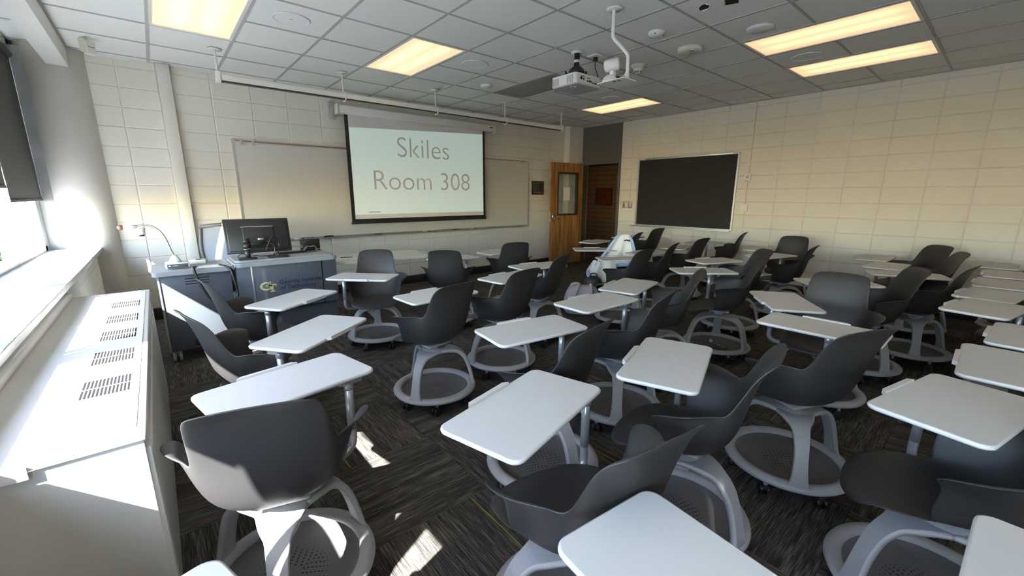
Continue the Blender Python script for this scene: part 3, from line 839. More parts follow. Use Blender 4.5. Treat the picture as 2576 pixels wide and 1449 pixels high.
# chalkboard on the right wall ---------------------------------------------
kb = thing('chalkboard', 'black chalkboard in a silver frame on the right block wall', 'chalkboard', (RX - .008, 0, 0))
MB().box((-.012, 2.96, .90), (0, 4.745, 2.10)).obj('writing_surface', 'chalk', kb)
m = MB(); m.box((-.02, 2.935, .885), (0, 2.962, 2.125)); m.box((-.02, 4.743, .885), (0, 4.77, 2.125)); m.box((-.02, 2.96, .885), (0, 4.745, .905)); m.obj('board_frame', 'alu', kb)
m = MB(); m.box((-.035, 3.03, 2.098), (0, 4.62, 2.135), bev=.003); m.box((-.02, 2.96, 2.098), (0, 4.745, 2.120)); m.obj('map_rail', 'alu', kb)
m = MB(); m.box((-.075, 2.95, .868), (0, 4.86, .885), bev=.003); m.obj('chalk_tray', 'alu', kb)
o = thing('chalk_stick', 'short white chalk stick at the left end of the chalk tray', 'chalk', (RX - .055, 4.60, .892)); MB().cyl((0, 0, 0), .006, .07, 10, axis='y').obj('stick', 'paper', o); 

# conduit with boxes, switches
cn = thing('wall_conduit', 'thin painted conduit with two boxes beside the chalkboard', 'conduit', (RX - .008, 2.785, 0))
m = MB(); m.box((-.012, -.010, 1.79), (0, .010, CH - .003)); m.obj('conduit_run', 'block', cn)
m = MB(); m.box((-.012, -.008, 1.32), (0, .008, 1.66)); m.obj('lower_run', 'block', cn)
m = MB(); m.box((-.030, -.050, 1.655), (0, .050, 1.79), bev=.003); m.obj('strobe_box', 'white', cn)
m = MB(); m.lathe([(0, .012), (.018, .010), (.024, 0), (0, -.001)], 18); o = m.obj('strobe_lens', 'alu', cn, (-.030, -.005, 1.735)); o.rotation_euler = (0, -pi / 2, 0)
m = MB(); m.box((-.033, -.030, 1.668), (-.030, .028, 1.682)); m.obj('printed_strip', 'led', cn)
m = MB(); m.box((-.030, -.058, 1.200), (0, .058, 1.322), bev=.004); m.obj('junction_box', 'white', cn)
c2 = thing('switch_conduit', 'thin painted conduit running down to the light switches by the door', 'conduit', (RX - .008, 4.93, 0))
MB().box((-.010, -.008, 1.33), (0, .008, CH - .003)).obj('conduit_run', 'block', c2)
for y, nm in ((5.055, 'steel light switch plate nearest the doorway'), (4.905, 'steel switch box with rocker right of the flat switch plate')):
    o = thing('light_switch', nm, 'light switch', (RX - .008, y, 1.265))
    d = .008 if y > 5 else .045
    m = MB(); m.box((-d, -.037, -.06), (0, .037, .065), bev=.003); m.obj('switch_plate', 'alu', o)
    m = MB(); m.box((-d - .004, -.010, -.02), (-d, .010, .022)); m.obj('rocker', 'black' if y > 5 else 'offwhite', o)

# ------------------------------------------------------------------ projector on its pole
pj = thing('projector', 'white data projector hung from a black ceiling pole', 'projector', (3.455, 3.085, 2.50))
m = MB(); m.poly(rrect(.385, .335, .035, 6), .012, .105, 0, False); m.obj('body', 'white', pj)
m = MB(); m.poly(rrect(.375, .325, .035, 6), 0, .012); m.obj('underside', 'led', pj)
for y0 in (-.130, -.100, -.070, .060, .090, .120):
    MB().box((-.1945, y0, .018), (-.192, y0 + .020, .088)).obj('side_grille', 'led', pj)
m = MB()
for k, (a, w, z, h) in enumerate(((-.13, .03, .05, .02), (-.09, .02, .05, .012), (-.03, .022, .04, .012), (0.0, .016, .04, .016), (.022, .016, .04, .016), (.045, .02, .035, .010), (.075, .02, .035, .010), (.10, .03, .032, .016), (.14, .02, .03, .022), (-.12, .05, .075, .006), (-.03, .04, .07, .006))):
    m.box((a, -.1695, z), (a + w, -.167, z + h))
m.obj('rear_ports', 'slot', pj)
m = MB(); m.cyl((-.13, -.05, -.003), .013, .004, 14); m.cyl((-.10, -.075, -.003), .013, .004, 14); m.obj('foot', 'white', pj)
m = MB(); m.cyl((-.10, .166, .055), .045, .03, 24, axis='y'); m.obj('lens', 'gloss_black', pj)
m = MB(); m.box((-.16, -.012, .115), (.17, .012, .130)); m.box((-.012, -.13, .115), (.012, .14, .130)); m.box((-.11, -.09, .130), (.11, .09, .142), bev=.004)
for a, b in ((-.155, 0), (.165, 0), (0, -.125), (0, .135)): m.cyl((a, b, .10), .010, .045, 10)
m.obj('mount_arms', 'black', pj)
m = MB(); m.lathe([(0, .142), (.085, .142), (.080, .175), (.055, .205), (.028, .218), (.028, .345), (0, .345)], 24); m.box((-.07, -.03, .142), (.07, .03, .19), bev=.006); m.obj('ball_joint', 'black', pj)
m = MB(); m.lathe([(.0285, .250), (.0290, .250), (.0290, .275), (.0285, .275)], 20); m.obj('pole_sticker', 'paper', pj)
m = MB(); m.lathe([(0, .335), (.055, .335), (.060, .343), (.060, .349), (0, .349)], 28); m.obj('ceiling_rose', 'white', pj)
o = thing('ceiling_outlet', 'white ceiling socket plate with a black plug by the projector', 'socket', (3.70, 3.03, CH - .0025))
m = MB(); m.box((-.085, -.06, -.014), (.03, .06, 0), bev=.002); m.box((.05, -.05, -.012), (.12, .05, 0), bev=.002); m.obj('socket_plate', 'white', o)
m = MB(); m.box((-.04, -.018, -.055), (-.005, .018, -.014), bev=.004); m.obj('plug', 'black', o)
o = thing('power_cable', 'black power cable from ceiling socket down to the projector', 'cable')
MB().tube(bez([(3.678, 3.03, 2.792), (3.675, 3.03, 2.74), (3.70, 3.02, 2.68), (3.71, 3.02, 2.645), (3.68, 3.03, 2.625), (3.63, 3.06, 2.620)], 5), .005, 6).obj('cord', 'black', o)

# ceiling camera on its offset pipe
cmr = thing('ceiling_camera', 'white conference camera on a shelf hung from a bent white pipe', 'camera', (0, 0, 0))
Pp = [(2.916, 2.239, CH), (2.916, 2.239, 2.70), (2.918, 2.238, 2.66), (2.935, 2.228, 2.63), (2.993, 2.172, 2.55), (3.010, 2.158, 2.52), (3.012, 2.155, 2.48), (3.012, 2.155, 2.36)]
MB().tube(bez(Pp, 4), .0135, 14).obj('bent_pipe', 'white', cmr)
MB().lathe([(0, -.012), (.056, -.012), (.060, -.006), (.060, 0), (0, 0)], 30, c=(2.916, 2.239, CH - .002)).obj('ceiling_rose', 'white', cmr)
MB().cyl((3.012, 2.155, 2.352), .018, .03, 14).obj('pipe_collar', 'white', cmr)
m = MB(); m.poly(rrect(.185, .275, .02, 4), 0, .006); m.obj('shelf', 'white', cmr, (3.035, 2.275, 2.345), 0)
m = MB(); m.box((-.02, -.05, -.001), (-.005, -.03, 0)); m.box((-.02, -.01, -.001), (-.005, .02, 0)); m.obj('screw_slots', 'slot', cmr, (3.0, 2.25, 2.3445))
m = MB(); m.lathe([(0, .062), (.025, .061), (.050, .045), (.063, .020), (.066, 0), (0, 0)], 28); m.obj('camera_base', 'white', cmr, (3.02, 2.325, 2.351))
m = MB(); m.box((.005, -.068, .012), (.05, -.045, .045), bev=.003); m.obj('connector_panel', 'black', cmr, (3.02, 2.325, 2.351))
m = MB(); m.box((-.022, -.018, .05), (.022, .018, .10), bev=.006); m.obj('yoke', 'white', cmr, (3.03, 2.31, 2.351))
m = MB(); m.lathe([(0, -.062), (.030, -.062), (.044, -.052), (.048, -.04), (.048, .05), (.040, .060), (.034, .062), (0, .062)], 28); o = m.obj('camera_head', 'white', cmr, (3.02, 2.315, 2.485)); o.rotation_euler = (radians(82), 0, radians(28))
m = MB(); m.lathe([(0, .0635), (.028, .0635), (.033, .061), (0, .060)], 24); o2 = m.obj('rear_cap', 'offwhite', cmr, (3.02, 2.315, 2.485)); o2.rotation_euler = (radians(82), 0, radians(28))
MB().tube(bez([(3.03, 2.27, 2.375), (3.03, 2.21, 2.375), (3.02, 2.17, 2.41), (3.015, 2.160, 2.47)], 5), .004, 6).obj('signal_cable', 'paper', cmr)

# ------------------------------------------------------------------ heater under the windows
X0, X1, Y0, Y1, ZH = -.515, -.118, 1.47, 3.85, .79
ht = thing('heater_cabinet', 'long cream metal fan-coil heater cabinet under the windows', 'heater')
m = MB()
m.box((X0, Y0, 0.0), (X1 + .004, Y1, ZH - .022)); m.obj('body', 'heater', ht)
m = MB(); m.box((X0, Y0 - .008, ZH - .022), (X1 + .012, Y1 + .01, ZH - .001), bev=.005); m.obj('top_cover', 'heater', ht)
m = MB(); m.poly(rrect(.19, 2.30, .02, 4), ZH - .001, ZH + .0012); m.obj('grille_plate', 'heater', ht, (-.222, 2.665, 0))
m = MB(); m.box((-.33, Y0 - .014, ZH - .035), (X0, Y0 - .008, ZH - .004)); m.obj('end_lip', 'heater', ht)
m = MB(); m.box((X1 + .004, Y0 + .02, .05), (X1 + .010, Y1 - .03, ZH - .12)); m.obj('front_panel', 'heater', ht)
m = MB()
for y in (1.60, 3.72):
    for z in (.66, .69): m.cyl((X1 + .003, y, z), .006, .006, 8, axis='x')
m.obj('panel_screws', 'alu', ht)
for k, (yc) in enumerate((3.40, 3.01, 2.66, 2.30, 1.935)):
    m = MB()
    for s in range(13):
        x = -.272 + s * .0098
        for dy in (-.088, .003):
            m.box((x - .0028, yc + dy, ZH + .0008), (x + .0028, yc + dy + .082, ZH + .0018))
    m.obj('louvre', 'slot', ht)
m = MB(); m.box((X1 + .001, Y0 + .008, 0), (X1 + .016, Y0 + .03, ZH - .05)); m.obj('corner_trim', 'heater', ht)

# ------------------------------------------------------------------ credenza, lectern and their things
cr = thing('credenza', 'slate grey rolling credenza beside the lectern by the windows', 'cabinet', (-.077, 4.50, 0))
cw, cdp = .525, .56
MB().box((.012, .012, .105), (cw, cdp, .775), bev=.003).obj('body', 'lectern', cr)
m = MB(); m.poly([(x + cw / 2, y + cdp / 2) for x, y in rrect(cw + .04, cdp + .04, .04, 5)], .775, .812); m.obj('worktop', 'lectern_top', cr)
for z in (.735, .712, .689): MB().box((.19, .010, z - .003), (.36, .0135, z + .003)).obj('vent_slot', 'slot', cr)
for z in (.175, .155, .135): MB().box((.19, .010, z - .003), (.34, .0135, z + .003)).obj('vent_slot', 'slot', cr)
m = MB(); m.box((.008, .006, .105), (.022, .020, .775)); m.obj('edge_profile', 'alu', cr)
for a, b in ((.055, .07), (.48, .07), (.055, .5), (.48, .5)):
    m = MB(); m.cyl((a - .032, b, .046), .046, .022, 20, axis='x'); m.cyl((a + .010, b, .046), .046, .022, 20, axis='x'); m.box((a - .012, b - .02, .05), (a + .012, b + .02, .105), bev=.004); m.obj('caster', 'led', cr)

lc = thing('lectern', 'slate grey lectern desk with gold two-letter emblem facing the chairs', 'lectern', (.49, 4.45, 0))
m = MB(); m.box((.0, .01, .36), (.875, .50, .80), bev=.004); m.obj('upper_case', 'lectern', lc)
m = MB(); m.box((.0, .05, .04), (.862, .50, .36)); m.obj('lower_case', 'lectern_dark', lc)
m = MB(); m.box((.126, -.006, .365), (.725, .011, .80), bev=.002); m.obj('front_panel', 'lectern', lc)
m = MB(); m.box((.110, -.009, .365), (.126, .006, .80), bev=.002); m.obj('edge_profile', 'alu', lc)
m = MB(); m.box((.725, .001, .36), (.732, .013, .80)); m.obj('shadow_gap', 'slot', lc)
m = MB()
pts = [(x + .4375, y + .26) for x, y in rrect(.905, .58, .06, 6)]
for k in range(3):
    ins = (0, 0, .012)[k]
m.poly(pts, .80, .838); m.poly([(x + .4375, y + .28) for x, y in rrect(.865, .50, .05, 6)], .838, .852); m.obj('worktop', 'lectern_top', lc)
m = MB(); m.tube(bez([(-.03, -.03 + 0, .835), (-.02, .0, .800), (-.012, .012, .79)], 4), .008, 6); m.obj('edge_bead', 'lectern_top', lc)
for a, b in ((.06, .09), (.80, .09), (.06, .45), (.80, .45)):
    m = MB(); m.cyl((a - .03, b, .03), .03, .018, 16, axis='x'); m.cyl((a + .012, b, .03), .03, .018, 16, axis='x'); m.obj('caster', 'led', lc)
# emblem: interlocked G and T with slab ends
em = MB(); R_ = []
gx, gz, s_ = .163, .600, .001
def flat_poly(mb, pts, y0, y1):
    n = len(pts); v = [(x, y0, z) for x, z in pts] + [(x, y1, z) for x, z in pts]
    mb._add(v, [tuple(range(n)), tuple(range(2 * n - 1, n - 1, -1))] + [(i, (i + 1) % n, n + (i + 1) % n, n + i) for i in range(n)])
for k in range(18):
    a0, a1 = radians(48 + k * 14.2), radians(48 + (k + 1) * 14.2)
    flat_poly(em, [(gx + .052 + .052 * cos(a0), gz + .040 * sin(a0)), (gx + .052 + .052 * cos(a1), gz + .040 * sin(a1)), (gx + .052 + .030 * cos(a1), gz + .026 * sin(a1)), (gx + .052 + .030 * cos(a0), gz + .026 * sin(a0))], -.0085, -.0065)
for (a, b, c, d) in ((.050, -.004, .105, .010), (.080, -.036, .096, .004), (.086, .018, .094, .042), (.068, .002, .140, .014), (.094, -.055, .112, .004), (.084, -.060, .124, -.050), (.068, -.008, .076, .010), (.132, -.008, .140, .010)):
    flat_poly(em, [(gx + a, gz + b), (gx + c, gz + b), (gx + c, gz + d), (gx + a, gz + d)], -.0086, -.0066)
em.obj('emblem', 'gold', lc)
text('Georgia Institute', .330, -.0068, .592, .062, 'navy', lc, off=.0012, sx=(.388, .052), sp=1.03, name='name_lettering')
text('of Technology', .334, -.0068, .538, .062, 'navy', lc, off=.0012, sx=(.325, .054), sp=1.03, name='name_lettering')

# monitor on an arm
mo = thing('computer_monitor', 'black flat monitor on an articulated arm, back to the class', 'monitor', (.735, 4.66, .852), radians(-3))
mo2 = link('screen_body', None, mo)
bpy.data.objects.remove(mo2)
m = MB(); m.box((-.275, -.012, .005), (.275, .012, .335), bev=.006); m.box((-.255, -.026, .02), (.255, -.010, .31), bev=.008)
sb = m.obj('screen_body', 'black', mo, (0, .02, .04)); sb.rotation_euler = (radians(-14), 0, 0)
m = MB(); m.box((-.13, -.040, .045), (.13, -.024, .255), bev=.006); m.obj('rear_cover', 'black', sb)
m = MB(); m.box((-.14, -.042, .250), (.13, -.030, .255)); m.obj('trim_line', 'led', sb)
for a in (-.21, -.07, .08, .2): MB().cyl((a, -.014, .322), .004, -.003, 8, axis='y').obj('screw', 'gloss_black', sb)
m = MB(); m.tube([(-.12, -.09, 0), (-.12, -.09, .10)], .022, 16); m.cyl((-.12, -.09, .10), .030, .05, 18); m.cyl((-.12, -.09, .185), .026, .012, 18); m.cyl((-.12, -.09, .150), .028, .035, 18); m.tube([(-.12, -.085, .15), (-.02, -.06, .12), (.03, -.04, .16)], .018, 10); m.obj('monitor_arm', 'black', mo)
m = MB(); m.cyl((-.12, -.09, .095), .032, .008, 18); m.cyl((-.12, -.09, .0), .030, .012, 18); m.box((-.02, -.062, .165), (.03, -.045, .19), bev=.003); m.obj('arm_rings', 'chrome', mo)
m = MB(); m.tube(bez([(.03, -.05, .06), (.10, -.06, .20), (.15, -.05, .14), (.13, -.07, .04), (.0, -.08, .02), (-.16, -.06, .05), (-.2, -.04, .02)], 6), .004, 6); m.tube(bez([(.05, -.05, .16), (.11, -.07, .10), (.10, -.07, .02), (.16, -.05, .01)], 6), .004, 6); m.obj('monitor_cables', 'gloss_black', mo)
m = MB(); m.box((-.20, -.13, .003), (-.05, -.05, .018), bev=.004); m.box((.04, -.14, .001), (.22, -.02, .014), bev=.004); m.obj('arm_base', 'black', mo)

# small things on the lectern
kb2 = thing('keyboard', 'black keyboard lying on the lectern beside the monitor', 'keyboard', (1.03, 4.80, .852), radians(4))
MB().box((-.14, -.055, 0), (.14, .055, .018), bev=.004).obj('key_bed', 'black', kb2)
m = MB()
for r in range(4):
    for c in range(11): m.box((-.128 + c * .0235, -.045 + r * .024, .018), (-.108 + c * .0235, -.025 + r * .024, .022))
o = m.obj('keys', 'gloss_black', kb2); o['kind'] = 'stuff'
tp = thing('touch_panel', 'black tilted touch panel standing at the right rear of the lectern', 'control panel', (1.245, 4.90, .852), radians(-4))
m = MB(); m.box((-.10, -.008, 0), (.10, .008, .125), bev=.004); o = m.obj('panel_body', 'gloss_black', tp); o.rotation_euler = (radians(-8), 0, 0)
MB().box((-.02, -.0095, .112), (.0, -.008, .115)).obj('badge', 'led', o)
tr = thing('tissue_roll', 'brown curved desk stand lying in front of the touch panel', 'desk stand', (1.205, 4.80, .852), radians(-4))
m = MB()
cur = [(-.06, 0), (-.055, .025), (-.03, .05), (.0, .060), (.045, .062), (.065, .045), (.07, .0)]
for (a, b), (c, d) in zip(cur[:-1], cur[1:]): m._add([(a, -.035, b), (c, -.035, d), (c, .035, d), (a, .035, b)], [(0, 1, 2, 3)])
o = m.obj('curved_body', 'tray', tr); md = o.modifiers.new('s', 'SOLIDIFY'); md.thickness = .006
o = thing('desk_cables', 'thin grey and yellow wires looping over the lectern rear', 'cable')
MB().tube(bez([(.90, 4.88, .862), (.98, 4.89, .90), (1.08, 4.89, .915), (1.13, 4.90, .90)], 6), .003, 6).obj('grey_wire', 'led', o)
MB().tube(bez([(1.285, 4.80, .860), (1.295, 4.79, .880), (1.32, 4.79, .876), (1.34, 4.82, .856)], 6), .003, 6).obj('yellow_wire', 'greywood', o)
o = thing('cable_bundle', 'thick black cable bundle looping between credenza and lectern', 'cable')
MB().tube(bez([(.38, 4.57, .825), (.44, 4.46, .80), (.46, 4.43, .70), (.47, 4.42, .56), (.42, 4.39, .50), (.34, 4.38, .49), (.27, 4.39, .55), (.22, 4.41, .66), (.19, 4.43, .78), (.185, 4.445, .835), (.20, 4.50, .832)], 6), .011, 8).obj('cord', 'black', o)
o = thing('paper_sheets', 'loose printed white papers on the credenza top edge', 'papers', (.33, 4.60, .8125), radians(-6))
for k in range(3):
    q = MB().box((-.10, -.075, 0), (.10, .075, .0015)).obj('sheet', 'paper', o, (random.uniform(-.01, .01), random.uniform(-.012, .012), .002 * k)); q.rotation_euler[2] = radians(random.uniform(-9, 9))

# document camera
dc = thing('document_camera', 'grey and white document camera with gooseneck on the credenza', 'document camera', (.085, 4.68, .812))
m = MB(); m.box((-.085, -.075, .004), (.085, .12, .052), bev=.014); m.obj('base_housing', 'white', dc)
m = MB(); m.box((-.072, -.078, .010), (.072, -.072, .046), bev=.004); m.obj('front_face', 'lectern_dark', dc)
m = MB(); m.box((-.062, -.080, .026), (-.048, -.077, .036)); m.box((-.035, -.0795, .029), (.0, -.0775, .032)); m.obj('printed_mark', 'paper', dc)
m = MB(); m.lathe([(0, .052), (.048, .052), (.034, .085), (.016, .115), (.0, .117)], 20, c=(-.01, .01, 0)); m.obj('neck_socket', 'white', dc)
gn = bez([(-.01, .01, .10), (-.03, .01, .17), (-.05, .01, .26), (-.085, .01, .335), (-.14, .01, .378), (-.195, .01, .382), (-.225, .01, .376)], 5)
MB().tube(gn, .0085, 10).obj('gooseneck', 'alu', dc)
m = MB(); m.cyl((-.305, .01, .370), .016, .085, 16, axis='x'); m.obj('camera_arm', 'white', dc)
m = MB(); m.lathe([(0, 0), (.022, 0), (.024, .010), (.030, .045), (.034, .055), (0, .055)], 20, c=(-.20, .01, .305)); m.obj('camera_head', 'white', dc)
m = MB(); m.cyl((-.20, .01, .292), .020, .014, 18); m.obj('lens_ring', 'black', dc)
m = MB(); m.lathe([(0, -.022), (.014, -.018), (.021, -.006), (.021, .006), (.014, .018), (0, .022)], 16); q = m.obj('knob', 'red', dc, (-.322, .01, .370)); q.rotation_euler = (0, pi / 2, 0)
o = thing('device_box', 'small grey tablet box lying behind the document camera', 'device', (.262, 4.90, .8125), radians(-12))
MB().box((-.08, -.06, 0), (.05, .06, .035), bev=.005).obj('case', 'offwhite', o)
MB().box((-.03, -.02, .035), (.01, .0, .040)).obj('button', 'black', o)

# mesh office chair behind the lectern
oc = thing('office_chair', 'grey mesh office chair standing behind the credenza and lectern', 'chair', (.50, 5.42, 0), radians(165))
# local +y = front of the seat
m = MB()
nb = bez([(-.20, -.20, .62), (-.235, -.24, .86), (-.225, -.30, 1.10)], 6); nb2 = bez([(.20, -.20, .62), (.235, -.24, .86), (.225, -.30, 1.10)], 6)
m.tube(nb, .018, 8); m.tube(nb2, .018, 8); m.tube([(-.225, -.30, 1.10), (0, -.33, 1.12), (.225, -.30, 1.10)], .024, 8); m.tube([(-.20, -.20, .62), (0, -.24, .60), (.20, -.20, .62)], .016, 8)
m.obj('back_frame', 'tray', oc)
m = MB()
for A, B, C2, D in zip(nb[:-1], nb[1:], nb2[1:], nb2[:-1]): m._add([A, B, C2, D], [(0, 1, 2, 3)], smooth=True)
m.obj('mesh_back', 'mesh', oc)
m = MB(); m.poly(rrect(.48, .46, .10, 6), .44, .50); m.obj('seat', 'black', oc)
for sx in (-1, 1):
    m = MB(); m.box((sx * .29 - .03, -.10, .68), (sx * .29 + .03, .14, .71), bev=.008); m.tube([(sx * .22, 0, .46), (sx * .29, 0, .47), (sx * .29, 0, .68)], .014, 8); m.obj('armrest', 'black', oc)
m = MB(); m.cyl((0, 0, .08), .03, .36, 14); m.obj('gas_column', 'black', oc)
for k in range(5):
    a = 2 * pi * k / 5
    m = MB(); m.tube([(0, 0, .11), (.28 * cos(a), .28 * sin(a), .075)], [.03, .016], 8); m.cyl((.28 * cos(a) - .015, .28 * sin(a), .028), .028, .03, 14, axis='x'); m.obj('leg', 'black', oc)

# long ivory table against the front, with pad and pen
tb = thing('folding_table', 'long ivory-topped table standing behind the lectern under the whiteboard', 'table', (1.99, 4.87, 0), radians(-8))
m = MB(); m.poly(rrect(1.10, .60, .05, 5), .705, .738); m.obj('tabletop', 'table', tb)
m = MB(); m.box((-.42, -.02, .675), (.30, .02, .705)); m.obj('apron', 'alu', tb)
for x in (-.12,):
    m = MB(); m.box((x - .02, -.02, .04), (x + .02, .02, .68)); m.box((x - .02, -.24, .0), (x + .02, .24, .04), bev=.005); m.obj('leg', 'led', tb)
o = thing('paper_pad', 'white paper pad lying on the ivory table beside the lectern', 'paper', (1.545, 4.83, .739), radians(-10))
MB().box((-.16, -.11, 0), (.16, .11, .006)).obj('sheets', 'paper', o)
o = thing('ballpoint_pen', 'dark pen lying on the white paper pad', 'pen', (1.61, 4.84, .7495), radians(-18))
MB().cyl((-.07, 0, 0), .0045, .13, 10, axis='x').obj('barrel', 'black', o); MB().cyl((.06, 0, 0), .0045, .012, 10, axis='x', r2=.001).obj('tip', 'alu', o)

# ------------------------------------------------------------------ the tablet chairs
def shell_mesh():
    half = [  # rows from seat front to back top: columns c0..c3 (x>=0)
        [(0, .278, .424), (.09, .274, .425), (.160, .250, .428), (.198, .205, .434)],
        [(0, .268, .455), (.09, .262, .456), (.165, .236, .459), (.216, .180, .463)],
        [(0, .16, .464), (.09, .16, .465), (.168, .140, .470), (.224, .100, .476)],
        [(0, .05, .456), (.09, .05, .459), (.165, .045, .466), (.212, .040, .482)],
        [(0, -.05, .450), (.09, -.05, .455), (.165, -.048, .470), (.208, -.020, .512)],
        [(0, -.125, .460), (.09, -.122, .468), (.165, -.110, .495), (.212, -.075, .560)],
        [(0, -.175, .500), (.088, -.170, .512), (.162, -.150, .545), (.210, -.120, .610)],
        [(0, -.200, .565), (.086, -.195, .575), (.160, -.178, .605), (.204, -.150, .655)],
        [(0, -.215, .630), (.084, -.210, .640), (.155, -.194, .662), (.192, -.172, .690)],
        [(0, -.228, .695), (.082, -.224, .702), (.150, -.211, .714), (.184, -.194, .726)],
        [(0, -.243, .760), (.080, -.240, .762), (.146, -.230, .768), (.180, -.216, .776)],
        [(0, -.262, .825), (.078, -.260, .825), (.143, -.253, .827), (.175, -.241, .830)],
        [(0, -.285, .878), (.076, -.284, .877), (.134, -.278, .874), (.166, -.268, .868)],
        [(0, -.314, .906), (.068, -.313, .904), (.120, -.307, .898), (.150, -.296, .888)],
    ]
    U = {3: (.218, .050, .500), 4: (.230, .052, .560), 5: (.246, .040, .626), 6: (.258, -.005, .668), 7: (.250, -.070, .680), 8: (.206, -.152, .689)}
    Wn = {5: (.290, .078, .664), 6: (.312, .015, .688), 7: (.298, -.060, .692), 8: (.216, -.142, .692)}
    bm = bmesh.new()
    def mk(p, s): return bm.verts.new((p[0] * s, p[1], p[2]))
    mid = [mk(r[0], 1) for r in half]
    for s in (1, -1):
        g_ = [[mid[i]] + [mk(p, s) for p in r[1:]] for i, r in enumerate(half)]
        def F(*v):
            bm.faces.new(v if s == 1 else v[::-1])
        for i in range(len(half) - 1):
            for c in range(3): F(g_[i][c], g_[i][c + 1], g_[i + 1][c + 1], g_[i + 1][c])
        u = {k: mk(p, s) for k, p in U.items()}; w = {k: mk(p, s) for k, p in Wn.items()}
        for k in range(3, 8): F(g_[k][3], u[k], u[k + 1], g_[k + 1][3])
        for k in range(5, 8): F(u[k], w[k], w[k + 1], u[k + 1])
    me = bpy.data.meshes.new('shell'); bm.to_mesh(me); bm.free()
    o = bpy.data.objects.new('tmp', me); COL.objects.link(o)
    a = o.modifiers.new('s', 'SOLIDIFY'); a.thickness = .009; a.offset = 0
    b = o.modifiers.new('u', 'SUBSURF'); b.levels = 2; b.render_levels = 2
    dg = bpy.context.evaluated_depsgraph_get()
    m2 = bpy.data.meshes.new_from_object(o.evaluated_get(dg)); bpy.data.objects.remove(o)
    for p in m2.polygons: p.use_smooth = True
    m2.materials.clear(); m2.materials.append(MT['seat']); m2.name = 'seat_shell'
    return m2

def leg_mesh():
    # a flat band rising from the rim and bending in to the hub; local +x is outward
    path = bez([(.268, 0, .095), (.266, 0, .14), (.254, 0, .20), (.234, 0, .27), (.205, 0, .330), (.160, 0, .368), (.105, 0, .382), (.045, 0, .384)], 4)
    n = len(path); bm = bmesh.new(); rows = []
    for i, p in enumerate(path):
        t = (path[min(i + 1, n - 1)] - path[max(i - 1, 0)]).normalized()
        nr = Vector((t.z, 0, -t.x))
        f = i / (n - 1)
        w = .046 - .016 * sin(pi * min(1, f * 1.25)) + (.040 * max(0, f - .70) / .3) + (.022 * max(0, .15 - f) / .15)
        th = .010 + .004 * sin(pi * f)
        rows.append([bm.verts.new(p + nr * th * a + Vector((0, w * b, 0))) for a, b in ((1, -.86), (1, .86), (.35, 1), (-.9, .93), (-.9, -.93), (.35, -1))])
    for A, B in zip(rows[:-1], rows[1:]):
        for k in range(6):
            f_ = bm.faces.new((A[k], A[(k + 1) % 6], B[(k + 1) % 6], B[k])); f_.smooth = k in (1, 2, 4, 5)
    bm.faces.new(rows[0]); bm.faces.new(rows[-1][::-1])
    bmesh.ops.recalc_face_normals(bm, faces=bm.faces[:])
    me = bpy.data.meshes.new('leg'); bm.to_mesh(me); bm.free(); me.materials.append(MT['basegrey'])
    return me

ME = {}
ME['shell'] = shell_mesh()
ME['leg'] = leg_mesh()
m = MB(); m.ring([(.232, .112), (.240, .126), (.262, .130), (.284, .120), (.290, .108), (.284, .096), (.262, .088), (.236, .086)], 64); ME['rim'] = m.mesh('tray_rim', 'basegrey')
m = MB(); m.lathe([(.240, .112), (.226, .098), (.205, .088), (.17, .083), (.0, .081)], 56); m.lathe([(.236, .086), (.2, .078), (0, .075)], 40); ME['tray'] = m.mesh('storage_tray', 'tray')
m = MB()
for r_, n_ in ((.035, 10), (.049, 14), (.063, 18), (.077, 22), (.091, 26), (.105, 30), (.119, 34), (.133, 38), (.147, 42)):
    for k in range(n_):
        a = 2 * pi * (k + (.5 if int(r_ * 1000) % 28 < 14 else 0)) / n_
        c, s = cos(a), sin(a); zz = .0822 + max(0, (r_ - .1)) * .01
        vs = []
        for q in range(6):
            b = 2 * pi * q / 6; dr, dt = .0048 * cos(b), .0034 * sin(b)
            vs.append(((r_ + dr) * c - dt * s, (r_ + dr) * s + dt * c, zz))
        m._add(vs, [(0, 1, 2, 3, 4, 5)])
ME['perf'] = m.mesh('perforations', 'hole')
m = MB(); m.lathe([(0, .372), (.075, .374), (.092, .384), (.080, .396), (.0, .398)], 30); ME['hub'] = m.mesh('hub_plate', 'basegrey')
m = MB(); m.lathe([(0, .396), (.036, .396), (.042, .405), (.042, .418), (.034, .426), (.034, .455), (0, .455)], 24); m.box((-.09, -.08, .428), (.09, .08, .440), bev=.004); ME['swivel'] = m.mesh('swivel_collar', 'basegrey')
m = MB(); m.cyl((-.004, 0, .052), .011, .036, 10); m.cyl((.006, -.024, .027), .027, .018, 18, axis='y', mi=1); m.cyl((.006, .006, .027), .027, .018, 18, axis='y', mi=1); m.box((-.018, -.014, .026), (.016, .014, .058), mi=1, bev=.004); ME['caster'] = m.mesh('caster', ['basegrey', 'black'])
TW, TD = .565, .312
m = MB()
def ringed(mb, prof):
    rows = []
    for ins, z in prof:
        rows.append([mb.bm.verts.new((x, y, z)) for x, y in rrect(TW - 2 * ins, TD - 2 * ins, .036 - ins * .6, 6)])
    for A, B in zip(rows[:-1], rows[1:]):
        for k in range(len(A)):
            f = mb.bm.faces.new((A[k], A[(k + 1) % len(A)], B[(k + 1) % len(A)], B[k])); f.smooth = True
    mb.bm.faces.new(rows[0]); mb.bm.faces.new(rows[-1][::-1])
ringed(m, [(.006, .0), (.001, -.0025), (0, -.008), (.002, -.014), (.008, -.018), (.03, -.020)])
ME['tablet'] = m.mesh('tablet', 'tablet')
m = MB(); P0 = [(-.115, -.012), (.085, -.012), (.105, .004), (.085, .010), (-.115, .010), (-.135, .004)]
